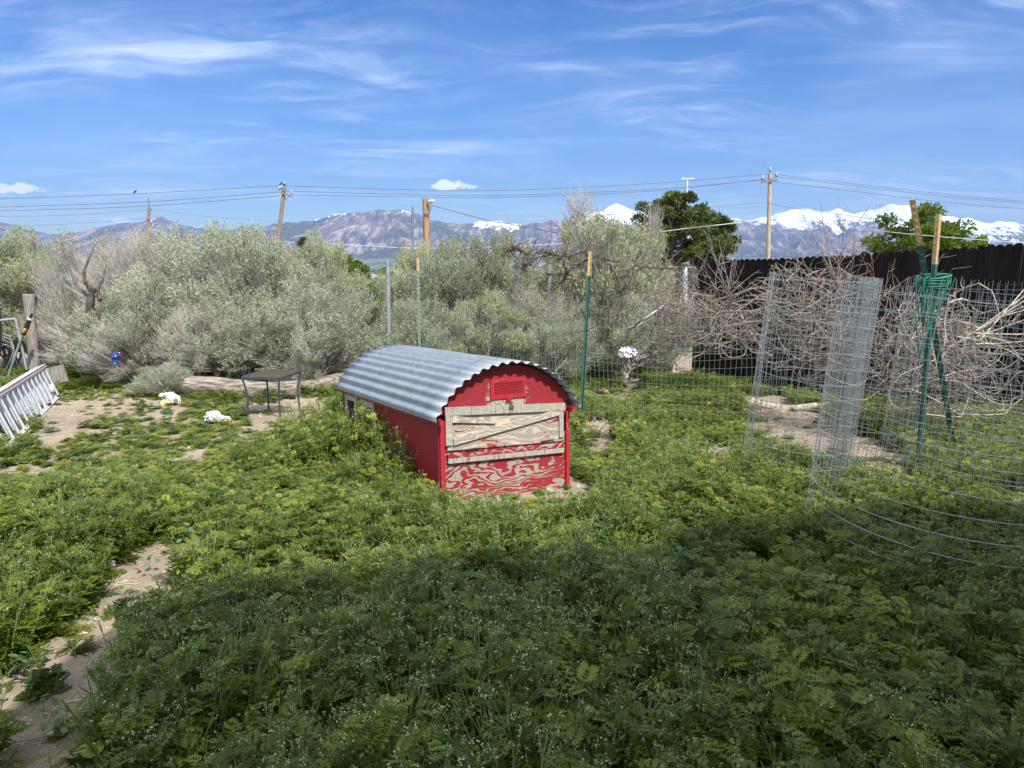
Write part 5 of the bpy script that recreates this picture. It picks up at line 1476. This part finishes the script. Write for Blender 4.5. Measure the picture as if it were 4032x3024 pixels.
# ------------------------------------------------------------------ weeds
def weed_proto(name, seed, h=.30, spread=.15, stems=6, leaves=30, flowers=22, mats=('weed', 'weed_stem', 'flower'), lf=1.0, wide=1.0):
    """ferny-leaved weed: thin stems, pinnate leaves, tiny pale flower clusters on top"""
    rg = np.random.default_rng(seed); me_parts = []
    st = MB(); a = rg.uniform(0, 6.28, stems); rr = spread * rg.uniform(.25, 1, stems)
    tip = np.stack([np.cos(a) * rr, np.sin(a) * rr, h * rg.uniform(.72, 1.05, stems)], -1)
    b0 = np.stack([np.cos(a) * .015, np.sin(a) * .015, np.zeros(stems) - .01], -1)
    S = bez(b0, tip * [.45, .45, .55], tip, 6)
    st.tubes(S, np.linspace(.0032, .0014, 6)[None], 3)
    lv = MB()
    # leaf rachis start on stems
    k = leaves; si = rg.integers(0, stems, k); u = rg.uniform(.05, .97, k)
    idx = np.clip(u * 5, 0, 4.999); i0 = idx.astype(int); f = (idx - i0)[:, None]
    p = S[si, i0] * (1 - f) + S[si, i0 + 1] * f
    aa = rg.uniform(0, 6.28, k); el = rg.uniform(-.10, .75, k)
    d = np.stack([np.cos(aa) * np.cos(el), np.sin(aa) * np.cos(el), np.sin(el)], -1)
    L = (.060 + .045 * (1 - u)) * rg.uniform(.7, 1.25, k) * lf
    up = unit(np.array([0, 0, 1.]) - d * d[:, 2:3]); side = np.cross(d, up)
    m_ = 5
    for j in range(m_ + 1):
        v = (j + .9) / (m_ + 1); droop = -.35 * v * v
        c = p + d * (L * v)[:, None] + np.array([0, 0, 1]) * (L * droop)[:, None]
        if j == m_:
            D = (d * .30 + np.array([0, 0, -.10])) * L[:, None]; lv.kites(c - D * .2, D, side * (L * .085)[:, None] * wide, .45)
        else:
            w_ = math.sin(math.pi * (v * .75 + .18)) * .46
            for sg in (-1, 1):
                D = unit(side * sg + d * .55 + up * rg.uniform(-.12, .28, (k, 1))) * (L * w_)[:, None]
                Sd = unit(np.cross(D, up)) * (L * .072)[:, None] * wide
                lv.kites(c, D, Sd, .55)
                # lobes
                lv.kites(c + D * .35, unit(D + d * L[:, None] * .5) * (L * w_ * .55)[:, None], Sd * .7, .5)
    fl = MB()
    if flowers:
        si = rg.integers(0, stems, flowers); c = tip[si] + rg.normal(0, .016, (flowers, 3)) * [1, 1, .7]
        ii = np.repeat(np.arange(flowers), 5); c = c[ii] + rg.normal(0, .0048, (len(ii), 3))
        A_ = unit(rg.normal(0, 1, (len(ii), 3)) * [1, 1, .35]); B_ = unit(np.cross(A_, rg.normal(0, .4, (len(ii), 3)) + [0, 0, 1]))
        s_ = rg.uniform(.0011, .0023, (len(ii), 1)); fl.quads(c, A_ * s_, B_ * s_)
        # little stalks
        k2 = flowers; st.tubes(bez(S[si, 4], (S[si, 4] + c[::5]) / 2, c[::5], 3), np.array([.0012, .001, .0008])[None], 3)
    V = []; F = []; mi = []; n0 = 0
    for w_, b in enumerate((lv, st, fl)):
        if not b.V: continue
        v_ = np.concatenate(b.V); q = np.concatenate(b.Q) + n0; V.append(v_); F.append(q); mi.append(np.full(len(q), w_)); n0 += len(v_)
    me = mesh_np(name, np.concatenate(V), np.concatenate(F))
    for m_ in mats: me.materials.append(M[m_])
    me.polygons.foreach_set('material_index', np.concatenate(mi).astype(np.int32))
    return me

def scatter(name, protos, pts, rots, scales, idx, label, cat):
    """one object that stands its small plants on the given points (geometry nodes)"""
    col = bpy.data.collections.new(name + '_parts')
    for i, me in enumerate(protos):
        ob = bpy.data.objects.new('%s_piece_%02d' % (name, i), me); col.objects.link(ob)
    me = bpy.data.meshes.new(name)
    n = len(pts); me.vertices.add(n); me.vertices.foreach_set('co', np.asarray(pts, np.float32).ravel())
    for nm, ty, val in (('rot', 'FLOAT_VECTOR', rots), ('scl', 'FLOAT_VECTOR', scales)):
        a = me.attributes.new(nm, ty, 'POINT'); a.data.foreach_set('vector', np.asarray(val, np.float32).ravel())
    a = me.attributes.new('idx', 'INT', 'POINT'); a.data.foreach_set('value', np.asarray(idx, np.int32))
    ob = bpy.data.objects.new(name, me); COL.objects.link(ob)
    ng = bpy.data.node_groups.new(name + '_nodes', 'GeometryNodeTree')
    ng.interface.new_socket('Geometry', in_out='INPUT', socket_type='NodeSocketGeometry')
    ng.interface.new_socket('Geometry', in_out='OUTPUT', socket_type='NodeSocketGeometry')
    N_ = ng.nodes; Lk = ng.links
    gi = N_.new('NodeGroupInput'); go = N_.new('NodeGroupOutput')
    ci = N_.new('GeometryNodeCollectionInfo'); ci.inputs['Collection'].default_value = col; ci.inputs['Separate Children'].default_value = True; ci.inputs['Reset Children'].default_value = True
    ip = N_.new('GeometryNodeInstanceOnPoints'); ip.inputs['Pick Instance'].default_value = True
    def attr(nm, ty):
        q = N_.new('GeometryNodeInputNamedAttribute'); q.data_type = ty; q.inputs['Name'].default_value = nm
        return q.outputs['Attribute']
    e2r = N_.new('FunctionNodeEulerToRotation')
    Lk.new(gi.outputs[0], ip.inputs['Points']); Lk.new(ci.outputs[0], ip.inputs['Instance']); Lk.new(attr('idx', 'INT'), ip.inputs['Instance Index'])
    Lk.new(attr('rot', 'FLOAT_VECTOR'), e2r.inputs[0]); Lk.new(e2r.outputs[0], ip.inputs['Rotation']); Lk.new(attr('scl', 'FLOAT_VECTOR'), ip.inputs['Scale'])
    Lk.new(ip.outputs[0], go.inputs[0])
    md = ob.modifiers.new('plants', 'NODES'); md.node_group = ng
    return tag(ob, label, cat, None, 'stuff')

def inpoly(x, y, poly):
    c = np.zeros(x.shape, bool); n = len(poly)
    for i in range(n):
        x0, y0 = poly[i]; x1, y1 = poly[(i + 1) % n]
        k = ((y0 > y) != (y1 > y)) & (x < (x1 - x0) * (y - y0) / (y1 - y0 + 1e-12) + x0)
        c ^= k
    return c
def gpoly(pts): return [tuple(G(*p)[:2]) for p in pts]
BARE = [gpoly(p) for p in (
    [(-60, 2760), (60, 2700), (110, 2650), (330, 2600), (350, 2700), (330, 2760), (480, 2790), (530, 2870), (450, 2960), (430, 3090), (240, 3060), (220, 2960), (160, 2890), (60, 2920), (-60, 2960)],
    [(330, 2230), (480, 2190), (690, 2090), (735, 2040), (830, 2035), (840, 2110), (760, 2260), (700, 2350), (560, 2370), (430, 2380), (330, 2330)],
    [(250, 2470), (400, 2390), (480, 2420), (470, 2560), (380, 2700), (230, 2690)],
    [(-80, 2130), (60, 2030), (150, 2010), (60, 2110), (-80, 2200)],
    [(-80, 2600), (30, 2560), (40, 2680), (-80, 2700)],
    [(2250, 1870), (2330, 1900), (2330, 1960), (2250, 1960)],
    [(1990, 1945), (2180, 1900), (2230, 1930), (2060, 1990)],
    [(2890, 1560), (3080, 1555), (3150, 1600), (3330, 1680), (3520, 1770), (3640, 1830), (3640, 1870), (3480, 1840), (3250, 1760), (3000, 1680), (2930, 1620)],
    [(3900, 1880), (4100, 1910), (4200, 1960), (4000, 1930)],
    [(2760, 1750), (2900, 1790), (2910, 1830), (2790, 1820)],
    [(2280, 1640), (2420, 1660), (2480, 1700), (2300, 1720)],
    [(2440, 1470), (2500, 1500), (2480, 1540), (2430, 1530)],
    [(3560, 2950), (3760, 3000), (3760, 3100), (3560, 3100)],
    [(200, 1560), (330, 1535), (560, 1535), (560, 1580), (330, 1600), (260, 1680), (160, 1740), (150, 1640)],
    [(960, 1600), (1190, 1560), (1330, 1560), (1300, 1600), (1170, 1640), (1000, 1650)],
    [(560, 1545), (780, 1570), (800, 1590), (600, 1590)])]
SPARSE = [gpoly(p) for p in (
    [(-300, 2330), (-100, 1800), (200, 1500), (560, 1500), (640, 1700), (420, 1800), (250, 1960), (120, 2100), (-60, 2330)],
    [(560, 1530), (1400, 1500), (1330, 1620), (1300, 1680), (1000, 1770), (700, 1860), (560, 1700)],
    [(1900, 1960), (2250, 1880), (2350, 1960), (2300, 2050), (2000, 2080), (1850, 2050)],
    [(2250, 1420), (2500, 1400), (2560, 1540), (2500, 1660), (2270, 1650)],
    [(880, 2340), (1080, 2350), (1080, 2440), (880, 2440)],
    [(820, 2640), (1000, 2700), (930, 2790), (820, 2760)])]
coop_inv = np.array(Matrix.LocRotScale(coop.location, coop.rotation_euler, None).inverted())
def weeds():
    rg = np.random.default_rng(99)
    cell = .094
    xs = np.arange(-10.5, 8.2, cell); ys = np.arange(.9, 13.4, cell)
    X, Y = np.meshgrid(xs, ys); X = X.ravel() + rg.uniform(-.5, .5, X.size) * cell; Y = Y.ravel() + rg.uniform(-.5, .5, Y.size) * cell
    vis = (np.abs(X) < Y * .78 + 1.3)
    beyond = (X - 2.80) * (7.9 - 11.3) - (Y - 11.3) * (5.85 - 2.80)      # side of the black fence
    vis &= ~((X > 2.4) & (beyond < 0) & (Y > 11.3 - (X - 2.8) * 1.115))
    X, Y = X[vis], Y[vis]
    big = fbm(X * 1.1, Y * 1.1, 4, 5); med = fbm(X * 3.1, Y * 3.1, 3, 9)
    wx = X + (fbm(X * 3, Y * 3, 3, 31) - .5) * .35; wy = Y + (fbm(X * 3, Y * 3, 3, 32) - .5) * .35
    dens = np.ones(len(X)); hs_ = .60 + 1.05 * (big - .35) + .35 * (med - .5)
    for p in SPARSE:
        k = inpoly(wx, wy, p); dens[k] *= np.clip((med[k] - .30) * 8, .30, 1.0); hs_[k] *= .72
    hole = (med < .30) & (big < .48); dens[hole] *= .25
    for p in BARE:
        k = inpoly(wx, wy, p); dens[k] *= np.where(med[k] > .60, .35, .03); hs_[k] *= .55
        for q in (.5, 1.0):          # short growth on the near rim of each bare patch
            kk = 1 + (1.7 / (1.7 - .30 * .85) - 1) * q
            k = inpoly(wx * kk, wy * kk, p) & (rg.random(len(X)) < .88); dens[k] *= np.where(med[k] > .52, .5, .15); hs_[k] *= .6
    # coop footprint and the low growth right in front of it
    Lc = np.stack([X, Y, gz(X, Y) * 1.0, np.ones(len(X))], -1) @ coop_inv.T
    lx, ly = Lc[:, 0], Lc[:, 1]
    dens[(np.abs(lx) < CW / 2 + .03) & (ly > -.02) & (ly < CL + .02)] = 0
    k = (lx > -.62) & (lx < .66) & (ly > -.55) & (ly <= -.02); hs_[k] *= np.interp(-ly[k], [0, .2, .55], [.35, .5, .8]); dens[k & (lx > -.1)] *= .45
    k = (lx < -CW / 2) & (lx > -1.5) & (ly > .35) & (ly < 2.6); hs_[k] *= np.interp(-lx[k], [.5, .75, 1.1, 1.5], [2.9, 2.6, 1.8, 1.2]) * np.interp(ly[k], [.35, .8, 1.4, 2.1], [.55, .9, 1.15, 1.0])
    k = (lx > CW / 2) & (lx < 1.3) & (ly > -.3) & (ly < 2.4); hs_[k] *= .75
    # shape of the yard
    near = np.interp(Y, [1, 2.2, 4, 6, 9, 13], [1.15, 1.15, 1.0, .85, .72, .8]); hs_ *= near
    leftback = (X < -1.2) & (Y > 5.2); hs_[leftback] *= .72
    k = (X < -2.2) & (Y > 9.6); hs_[k] *= 1.25; dens[k] = np.maximum(dens[k], .75)
    keep = rg.random(len(X)) < dens; X, Y, hs_, big, med = X[keep], Y[keep], hs_[keep], big[keep], med[keep]
    n = len(X); hs_ = np.clip(hs_ * rg.uniform(.72, 1.25, n), .16, 2.0)
    Z = gz(X, Y) - .01
    rot = np.stack([rg.normal(0, .13, n), rg.normal(0, .13, n), rg.uniform(0, 6.28, n)], -1)
    wide = np.clip(hs_ * .55 + .42, .5, 1.3)
    scl = np.stack([wide, wide, hs_], -1)
    fl = fbm(X * .7 + 40, Y * .7, 3, 77)              # where it flowers
    rnd = rg.random(n)
    idx = np.where(rnd < np.clip((fl - .36) * 3.4, .08, .92), rg.integers(0, 4, n), rg.integers(4, 7, n))
    low = hs_ < .42; idx[low] = rg.choice([7, 7, 8, 9, 10, 4], low.sum())
    yel = (rg.random(n) < .045) & (med < .5); idx[yel] = 9
    sun = (Y > 4.3) & (rg.random(n) < .35); idx[sun & ~low] = 10  # sunlight painted on: paler weeds past the edge of the house shadow
    return np.stack([X, Y, Z], -1), rot, scl, idx
protos = [weed_proto('weed_%d' % i, 100 + i, .32, .13, 7, 30, 15) for i in range(4)]
protos += [weed_proto('weed_leafy_%d' % i, 200 + i, .28, .15, 6, 38, 4, lf=1.2) for i in range(3)]
protos += [weed_proto('weed_low_%d' % i, 300 + i, .18, .15, 7, 36, 5, (('weed', 'weed_blue')[i], 'weed_stem', 'flower'), lf=1.0, wide=1.15) for i in range(2)]
protos += [weed_proto('weed_yellow', 400, .16, .13, 5, 26, 0, ('weed_yellow', 'weed_yellow', 'flower'), lf=1.1)]
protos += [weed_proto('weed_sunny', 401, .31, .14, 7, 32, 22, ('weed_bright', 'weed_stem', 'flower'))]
P_, r_, s_, i_ = weeds()
scatter('weeds', protos, P_, r_, s_, i_, 'ferny green weeds with tiny white flowers covering the yard', 'weeds')
print('weeds', len(P_))

# grit, stones and litter on the bare soil
def stone_mesh(seed, r=1.0, flat=.6):
    rg = np.random.default_rng(seed); b = MB(); n, s = 6, 8
    V = []
    for i in range(n + 1):
        ph = math.pi * i / n
        for j in range(s):
            th = 2 * math.pi * j / s
            q = r * (1 + rg.normal(0, .10)) if 0 < i < n else r
            V.append((q * math.sin(ph) * math.cos(th) * 1.2, q * math.sin(ph) * math.sin(th) * .9, q * math.cos(ph) * flat))
    Q = [[i * s + j, (i + 1) * s + j, (i + 1) * s + (j + 1) % s, i * s + (j + 1) % s] for i in range(n) for j in range(s)]
    me = mesh_np('stone', np.array(V), np.array(Q), True)
    return me
M['stone'] = simple('pale_stone', (.62, .56, .48), (.45, .39, .33), .9, scale=3, bump=.01)
M['stone_dark'] = simple('brown_stone', (.30, .24, .20), (.42, .35, .29), .9, scale=3, bump=.01)
M['white_stone'] = simple('white_stone', (.66, .63, .58), (.5, .46, .4), .9, scale=3, bump=.01)
rg = np.random.default_rng(12); n = 22000
x = rg.uniform(-7.5, 6.5, n); y = rg.uniform(1.2, 12, n); k = np.zeros(n, bool)
for p in BARE: k |= inpoly(x + rg.normal(0, .06, n), y + rg.normal(0, .06, n), p)
k |= rg.random(n) < .10
x, y = x[k], y[k]; n = len(x)
pr = []
for q, mm in enumerate(('stone', 'stone_dark', 'white_stone', 'stone')):
    me = stone_mesh(q); me.materials.append(M[mm]); pr.append(me)
s = .004 * rg.lognormal(0, .55, n).clip(.4, 4)
scatter('gravel', pr, np.stack([x, y, gz(x, y) + s * .2], -1), np.stack([rg.normal(0, .3, n), rg.normal(0, .3, n), rg.uniform(0, 6, n)], -1), np.stack([s * rg.uniform(1, 2, n), s, s], -1), rg.choice(4, n, p=[.45, .25, .08, .22]), 'small stones and grit strewn over the bare soil', 'gravel')
# dead stalks and straw
pr = []
for q in range(5):
    r2 = np.random.default_rng(50 + q); b = MB(); m_ = 3
    a = r2.normal(0, .02, (m_, 3)) * [1, 1, .2]; d = unit(r2.normal(0, 1, (m_, 3)) * [1, 1, .12]) * r2.uniform(.06, .20, (m_, 1)); b.tubes(bez(a, a + d * .5 + r2.normal(0, .02, (m_, 3)) * [1, 1, .4], a + d, 5), np.array([.0022, .002, .0018, .0014, .0008])[None], 3)
    me = b.mesh('straw'); me.materials.append(M[('twig', 'straw', 'twig_dark', 'straw', 'twig_pale')[q]]); pr.append(me)
rg = np.random.default_rng(14); n = 5200
x = rg.uniform(-7.5, 6.5, n); y = rg.uniform(1.2, 12, n); k = np.zeros(n, bool)
for p in BARE[:]: k |= inpoly(x + rg.normal(0, .12, n), y + rg.normal(0, .12, n), p)
k &= rg.random(n) < .55; k |= rg.random(n) < .22
x, y = x[k], y[k]; n = len(x)
scatter('straw_litter', pr, np.stack([x, y, gz(x, y) + .006], -1), np.stack([rg.normal(0, .1, n), rg.normal(0, .1, n), rg.uniform(0, 6.28, n)], -1), np.repeat(rg.uniform(.6, 1.3, (n, 1)), 3, 1), rg.integers(0, 5, n), 'dead stalks and straw lying among the weeds', 'litter')

# round mallow leaves
b = MB(); r2 = np.random.default_rng(61)
for q in range(7):
    a = r2.uniform(0, 6.28); R0 = r2.uniform(.02, .08); c = np.array([R0 * math.cos(a), R0 * math.sin(a), r2.uniform(.03, .12)]); s = r2.uniform(.014, .028)
    tl_ = r2.normal(0, .3, 2); th = np.linspace(0, 2 * np.pi, 15)[:-1]; rad_ = s * (1 + .10 * np.cos(7 * th))
    ring = c + np.stack([rad_ * np.cos(th), rad_ * np.sin(th), rad_ * (np.cos(th) * tl_[0] + np.sin(th) * tl_[1]) + s * .22], -1)
    b.add(np.vstack([ring, c[None]]), None, [[14, j, (j + 1) % 14] for j in range(14)])
    b.tube([[0, 0, 0], c * [.5, .5, .8], c], .0013, 3, False)
me = b.mesh('mallow'); me.materials.append(leafmat('mallow_leaves', [(.10, .17, .09), (.15, .23, .12), (.2, .28, .15)], 3, .25, .6, .5))
n = 150; x = rg.uniform(-3, 3.5, n); y = rg.uniform(1.7, 4.5, n)
scatter('mallow', [me], np.stack([x, y, gz(x, y) + .05 * rg.random(n)], -1), np.stack([0 * x, 0 * x, rg.uniform(0, 6.28, n)], -1), np.repeat(rg.uniform(.45, .8, (n, 1)), 3, 1), np.zeros(n), 'round-leaved low plants among the ferny weeds', 'weeds')

# ------------------------------------------------------------------ stones, rubbish and other small things
def stone(px, py, r, m, label, seed, group=None, flat=.62, lift=.3, name='stone'):
    p = G(px, py); me = stone_mesh(seed, r, flat); me.materials.append(M[m])
    o = bpy.data.objects.new(name, me); COL.objects.link(o); o.location = (p[0], p[1], float(gz(p[0], p[1])) + r * lift); o.rotation_euler = (0, 0, seed * 1.3)
    return tag(o, label, 'stone', group)
stone(452, 3030, .058, 'stone', 'leftmost of three tan rocks at the bottom edge', 11, 'tan rocks at the bottom edge')
stone(505, 3060, .062, 'stone', 'middle one of three tan rocks at the bottom edge', 12, 'tan rocks at the bottom edge')
stone(572, 3050, .068, 'stone', 'rightmost of three tan rocks at the bottom edge', 13, 'tan rocks at the bottom edge')
stone(430, 2230, .038, 'white_stone', 'white stone at the upper end of the bare strip on the left', 14)
stone(214, 2893, .020, 'white_stone', 'larger of two white chips on the shaded dirt', 15, 'white chips on the dirt', .35)
stone(252, 2890, .012, 'white_stone', 'smaller of two white chips on the shaded dirt', 16, 'white chips on the dirt', .35)
stone(222, 2697, .022, 'stone', 'pale stone at the top of the bare patch, lower left', 17)
stone(205, 2675, .022, 'stone_dark', 'brown stone beside the pale one, lower left', 18)
stone(432, 2832, .026, 'stone_dark', 'dark grey stone under the shaded weeds', 19)
stone(470, 2880, .016, 'white_stone', 'whitish stone at the edge of the shaded weeds', 20)
stone(1338, 1440, .19, 'white_stone', 'big white rock half hidden behind the coop roof', 21, None, .9, .6)
stone(1300, 1462, .12, 'white_stone', 'second white rock at the foot of the big one', 22, None, .7)
stone(2490, 1880, .045, 'white_stone', 'white stone in the weeds right of the coop', 24)

def crumple(name, c, rad, m, label, cat, seed, amp=.35, n=40):
    """crumpled bag: a folded, dented blob"""
    V, Q = [], []; s = n; k = n // 2
    U, T = np.meshgrid(np.linspace(0, np.pi, k + 1), np.arange(s) * 2 * np.pi / s, indexing='ij')
    D = np.stack([np.sin(U) * np.cos(T), np.sin(U) * np.sin(T), np.cos(U)], -1)
    f = 1 + amp * (1 - np.abs(2 * fbm(D[..., 0] * 2.3 + D[..., 2] * 1.7 + seed, D[..., 1] * 2.3 - D[..., 2] + seed, 3, seed) - 1) * 2.6)
    f = f - amp * .8 * np.abs(2 * vnoise(D[..., 0] * 5 + seed + D[..., 2] * 3, D[..., 1] * 5 + D[..., 2] * 4, seed + 9) - 1)
    Vv = D * f[..., None] * np.array(rad)
    Vv[..., 2] = np.maximum(Vv[..., 2], -rad[2] * .6)
    Q = [[i * s + j, (i + 1) * s + j, (i + 1) * s + (j + 1) % s, i * s + (j + 1) % s] for i in range(k) for j in range(s)]
    me = mesh_np(name, Vv.reshape(-1, 3), np.array(Q)); me.materials.append(m)
    o = bpy.data.objects.new(name, me); COL.objects.link(o); o.location = [float(v) for v in c]
    return tag(o, label, cat)
def bagmat(name, base, marks, scale=9, thr=.58):
    m, t, out = mat(name); co = t.n('ShaderNodeTexCoord').outputs['Object']
    nz = t.noise(co, scale, 2, .5); n2 = t.noise(co, scale * 2.6, 4, .6)
    col = t.mix(t.step(n2, .35, .7), base, tuple(v * .8 for v in base))
    for i, mk in enumerate(marks):
        q = t.noise(t.mapping(co, (1, 1, 1), loc=(i * 3.3 + 1, 0, 0)), scale, 1.5, .4)
        col = t.mix(t.step(q, thr, thr + .03), col, mk)
    principled(t, out, col, .45, 0, n2, .01, .6, .4)
    return m
g = G(640, 1590)
bag = empty('plastic_bag', g, label='white feed bag with red print slumped left of the log', cat='bag')
def sub(o, p, nm): o.parent = p; o.location = Vector(o.location) - p.location; o.name = nm; [o.__delitem__(k) for k in ('label', 'category') if k in o.keys()]; return o
sub(crumple('bag_body', PX(686, 1583, g[1]) + [0, 0, .02], (.078, .06, .075), bagmat('printed_bag', (.74, .71, .68), [(.60, .16, .12), (.30, .28, .34)], 7, .60), '', 'bag', 5, .3), bag, 'body')
sub(crumple('bag_neck', PX(672, 1562, g[1] + .02), (.055, .045, .05), M['twhite'], '', 'bag', 6, .5), bag, 'neck')
sub(crumple('bag_end', PX(650, 1556, g[1] + .02), (.06, .035, .025), M['twhite'], '', 'bag', 7, .6), bag, 'folded_end')
crumple('glove', PX(650, 1592, g[1] - .12), (.05, .03, .045), simple('pale_yellow_cloth', (.66, .66, .32), (.55, .52, .3), .8), 'pale yellow scrap lying at the left of the feed bag', 'scrap', 9, .6)
c0 = G(850, 1668)
crumple('plastic_bag', c0 + [-.03, 0, .07], (.068, .06, .055), M['twhite'], 'flat white plastic bag in the weeds in front of the patio table, left part', 'bag', 3, .6)
crumple('plastic_bag', c0 + [.085, -.02, .055], (.078, .045, .034), M['white_stone'], 'smaller greyish white bag touching the flat white bag on its right', 'bag', 4, .55)
c0 = PX(2472, 1392, 9.9)
crumple('plastic_bag', c0, (.098, .075, .078), bagmat('blue_red_bag', (.78, .79, .82), [(.10, .14, .55), (.55, .10, .08)], 8, .62), 'crumpled white bag with blue and red print beyond the wire fence', 'bag', 12, .5)
cp = empty('cup', G(2455, 1488) + [0, 0, .03], (R(80), 0, R(25)), 'white cup lying on its side below the blue and red bag', 'cup')
b = MB(); th = np.linspace(0, 2 * np.pi, 21)[:-1]; prof_ = [(.0, 0), (.033, 0), (.040, .09), (.036, .09), (.030, .006), (0, .006)]
Vc = np.array([[r_0 * math.cos(a), r_0 * math.sin(a), z0] for r_0, z0 in prof_ for a in th]); b.add(Vc, [[i * 20 + j, i * 20 + (j + 1) % 20, (i + 1) * 20 + (j + 1) % 20, (i + 1) * 20 + j] for i in range(5) for j in range(20)])
b.build('cup_body', M['twhite'], cp, True)
c0 = PX(1505, 2170, G(1505, 2200)[1]); 
crumple('scrap', c0 + [0, 0, -.03], (.022, .02, .05), bagmat('blue_white_scrap', (.72, .74, .80), [(.03, .04, .12)], 14, .52), 'small white and dark blue scrap standing in the weeds near the shadow edge', 'scrap', 15, .5)
# purple foil balloon
fo, t, out = mat('purple_foil'); co = t.n('ShaderNodeTexCoord').outputs['Object']; nz = t.noise(co, 30, 4, .6)
principled(t, out, t.mix(t.step(t.noise(co, 9, 2, .5), .55, .6), (.16, .07, .42), (.08, .30, .34)), .16, .85, nz, .02, .9)
bp = PX(455, 1405, 10.4)
bl = empty('foil_balloon', bp, label='shiny purple foil balloon sagging under the dead bushes', cat='balloon')
sub(crumple('b1', bp + [0, 0, .02], (.075, .05, .04), fo, '', 'balloon', 21, .35), bl, 'balloon_top')
sub(crumple('b2', bp + [0, 0, -.07], (.042, .035, .075), fo, '', 'balloon', 22, .45), bl, 'balloon_skirt')
# yellow flowers
def dandelion(px, py, s, label, lift=.16):
    p = G(px, py, lift) if lift else G(px, py)
    r2 = np.random.default_rng(int(px)); b = MB(); k = 60
    a = r2.uniform(0, 6.28, k); el = r2.uniform(-.2, 1.2, k); d = np.stack([np.cos(a) * np.cos(el), np.sin(a) * np.cos(el), np.sin(el)], -1)
    b.kites(np.zeros((k, 3)) + [0, 0, lift], d * s, unit(np.cross(d, r2.normal(0, 1, (k, 3)))) * s * .16, .6)
    fl_ = empty('yellow_flower', (p[0], p[1], p[2] - 0), label=label, cat='flower', group='yellow flowers beyond the coop')
    b.build('petals', M['dandelion'], fl_)
    MB().tube([(0, 0, 0), (.006, 0, lift * .5), (0, 0, lift)], .003, 4).build('stem', M['weed_stem'], fl_)
for px, py, s, lb in ((2271, 1668, .035, 'yellow flower left of the foot of the green T-post'), (2310, 1665, .028, 'yellow flower right of the foot of the green T-post'), (2243, 1462, .024, 'upper yellow flower above the right eave of the coop'), (2246, 1484, .026, 'lower yellow flower above the right eave of the coop'), (2213, 1487, .018, 'small yellow flower close to the coop roof edge'), (2426, 1472, .022, 'yellow flower beside the white cup'), (2388, 1541, .022, 'yellow flower low between the T-post and the cup'), (2885, 1522, .032, 'yellow flower at the foot of the black fence, upper'), (2792, 1590, .028, 'yellow flower left of the bare path'), (2998, 1578, .020, 'yellow flower at the upper end of the bare path')):
    dandelion(px, py, s, lb)
# bleached twig tufts
def tuft(px, py, n, ln, r, label, seed, m='twig_pale', spread=.9):
    p = G(px, py); rg = np.random.default_rng(seed); b = MB()
    a = rg.normal(0, 1, (n, 3)) * [ln * .42, ln * .30, .004] + [0, 0, .01]; d = unit(rg.normal(0, 1, (n, 3)) * [1, 1, spread * .55] + [0, 0, .35]) * ln * rg.uniform(.3, .9, (n, 1)); d[:, 2] = np.abs(d[:, 2])
    b.tubes(bez(a, a + d * .5 + rg.normal(0, ln * .10, (n, 3)), a + d * [1, 1, .75], 6), np.linspace(r, r * .3, 6)[None] * rg.uniform(.6, 1.3, (n, 1)), 4)
    return tag(b.build('dry_twigs', M[m], None, False, p), label, 'dry twigs', 'tufts of bleached dry twigs')
tuft(2375, 1700, 120, .30, .003, 'pale dry twig heap at the foot of the green T-post', 1)
tuft(2470, 1680, 40, .30, .003, 'small dry twig tuft right of the T-post heap', 2)
tuft(2840, 1800, 130, .26, .003, 'bleached tuft of dry twigs on bare soil left of the cages', 3)
tuft(3230, 2080, 16, .32, .0045, 'few reddish-grey twigs at the foot of the largest cage', 4, 'twig')
tuft(3390, 1880, 10, .34, .005, 'straw-coloured forked stalks inside the largest cage', 5, 'straw')
tuft(1330, 2300, 14, .26, .005, 'dried forked stalk at the shadow edge, left of centre', 6, 'straw')
tuft(1600, 2260, 26, .20, .0035, 'yellow dried stalks at the shadow edge below the coop', 7, 'straw')
tuft(1190, 1600, 40, .25, .003, 'tangle of dry grass under the right side of the patio table', 8)
tuft(1000, 1620, 30, .25, .003, 'dry straw beside the left leg of the patio table', 9)
tuft(2430, 1500, 12, .3, .004, 'dead stalks below the crumpled blue and red bag', 10)
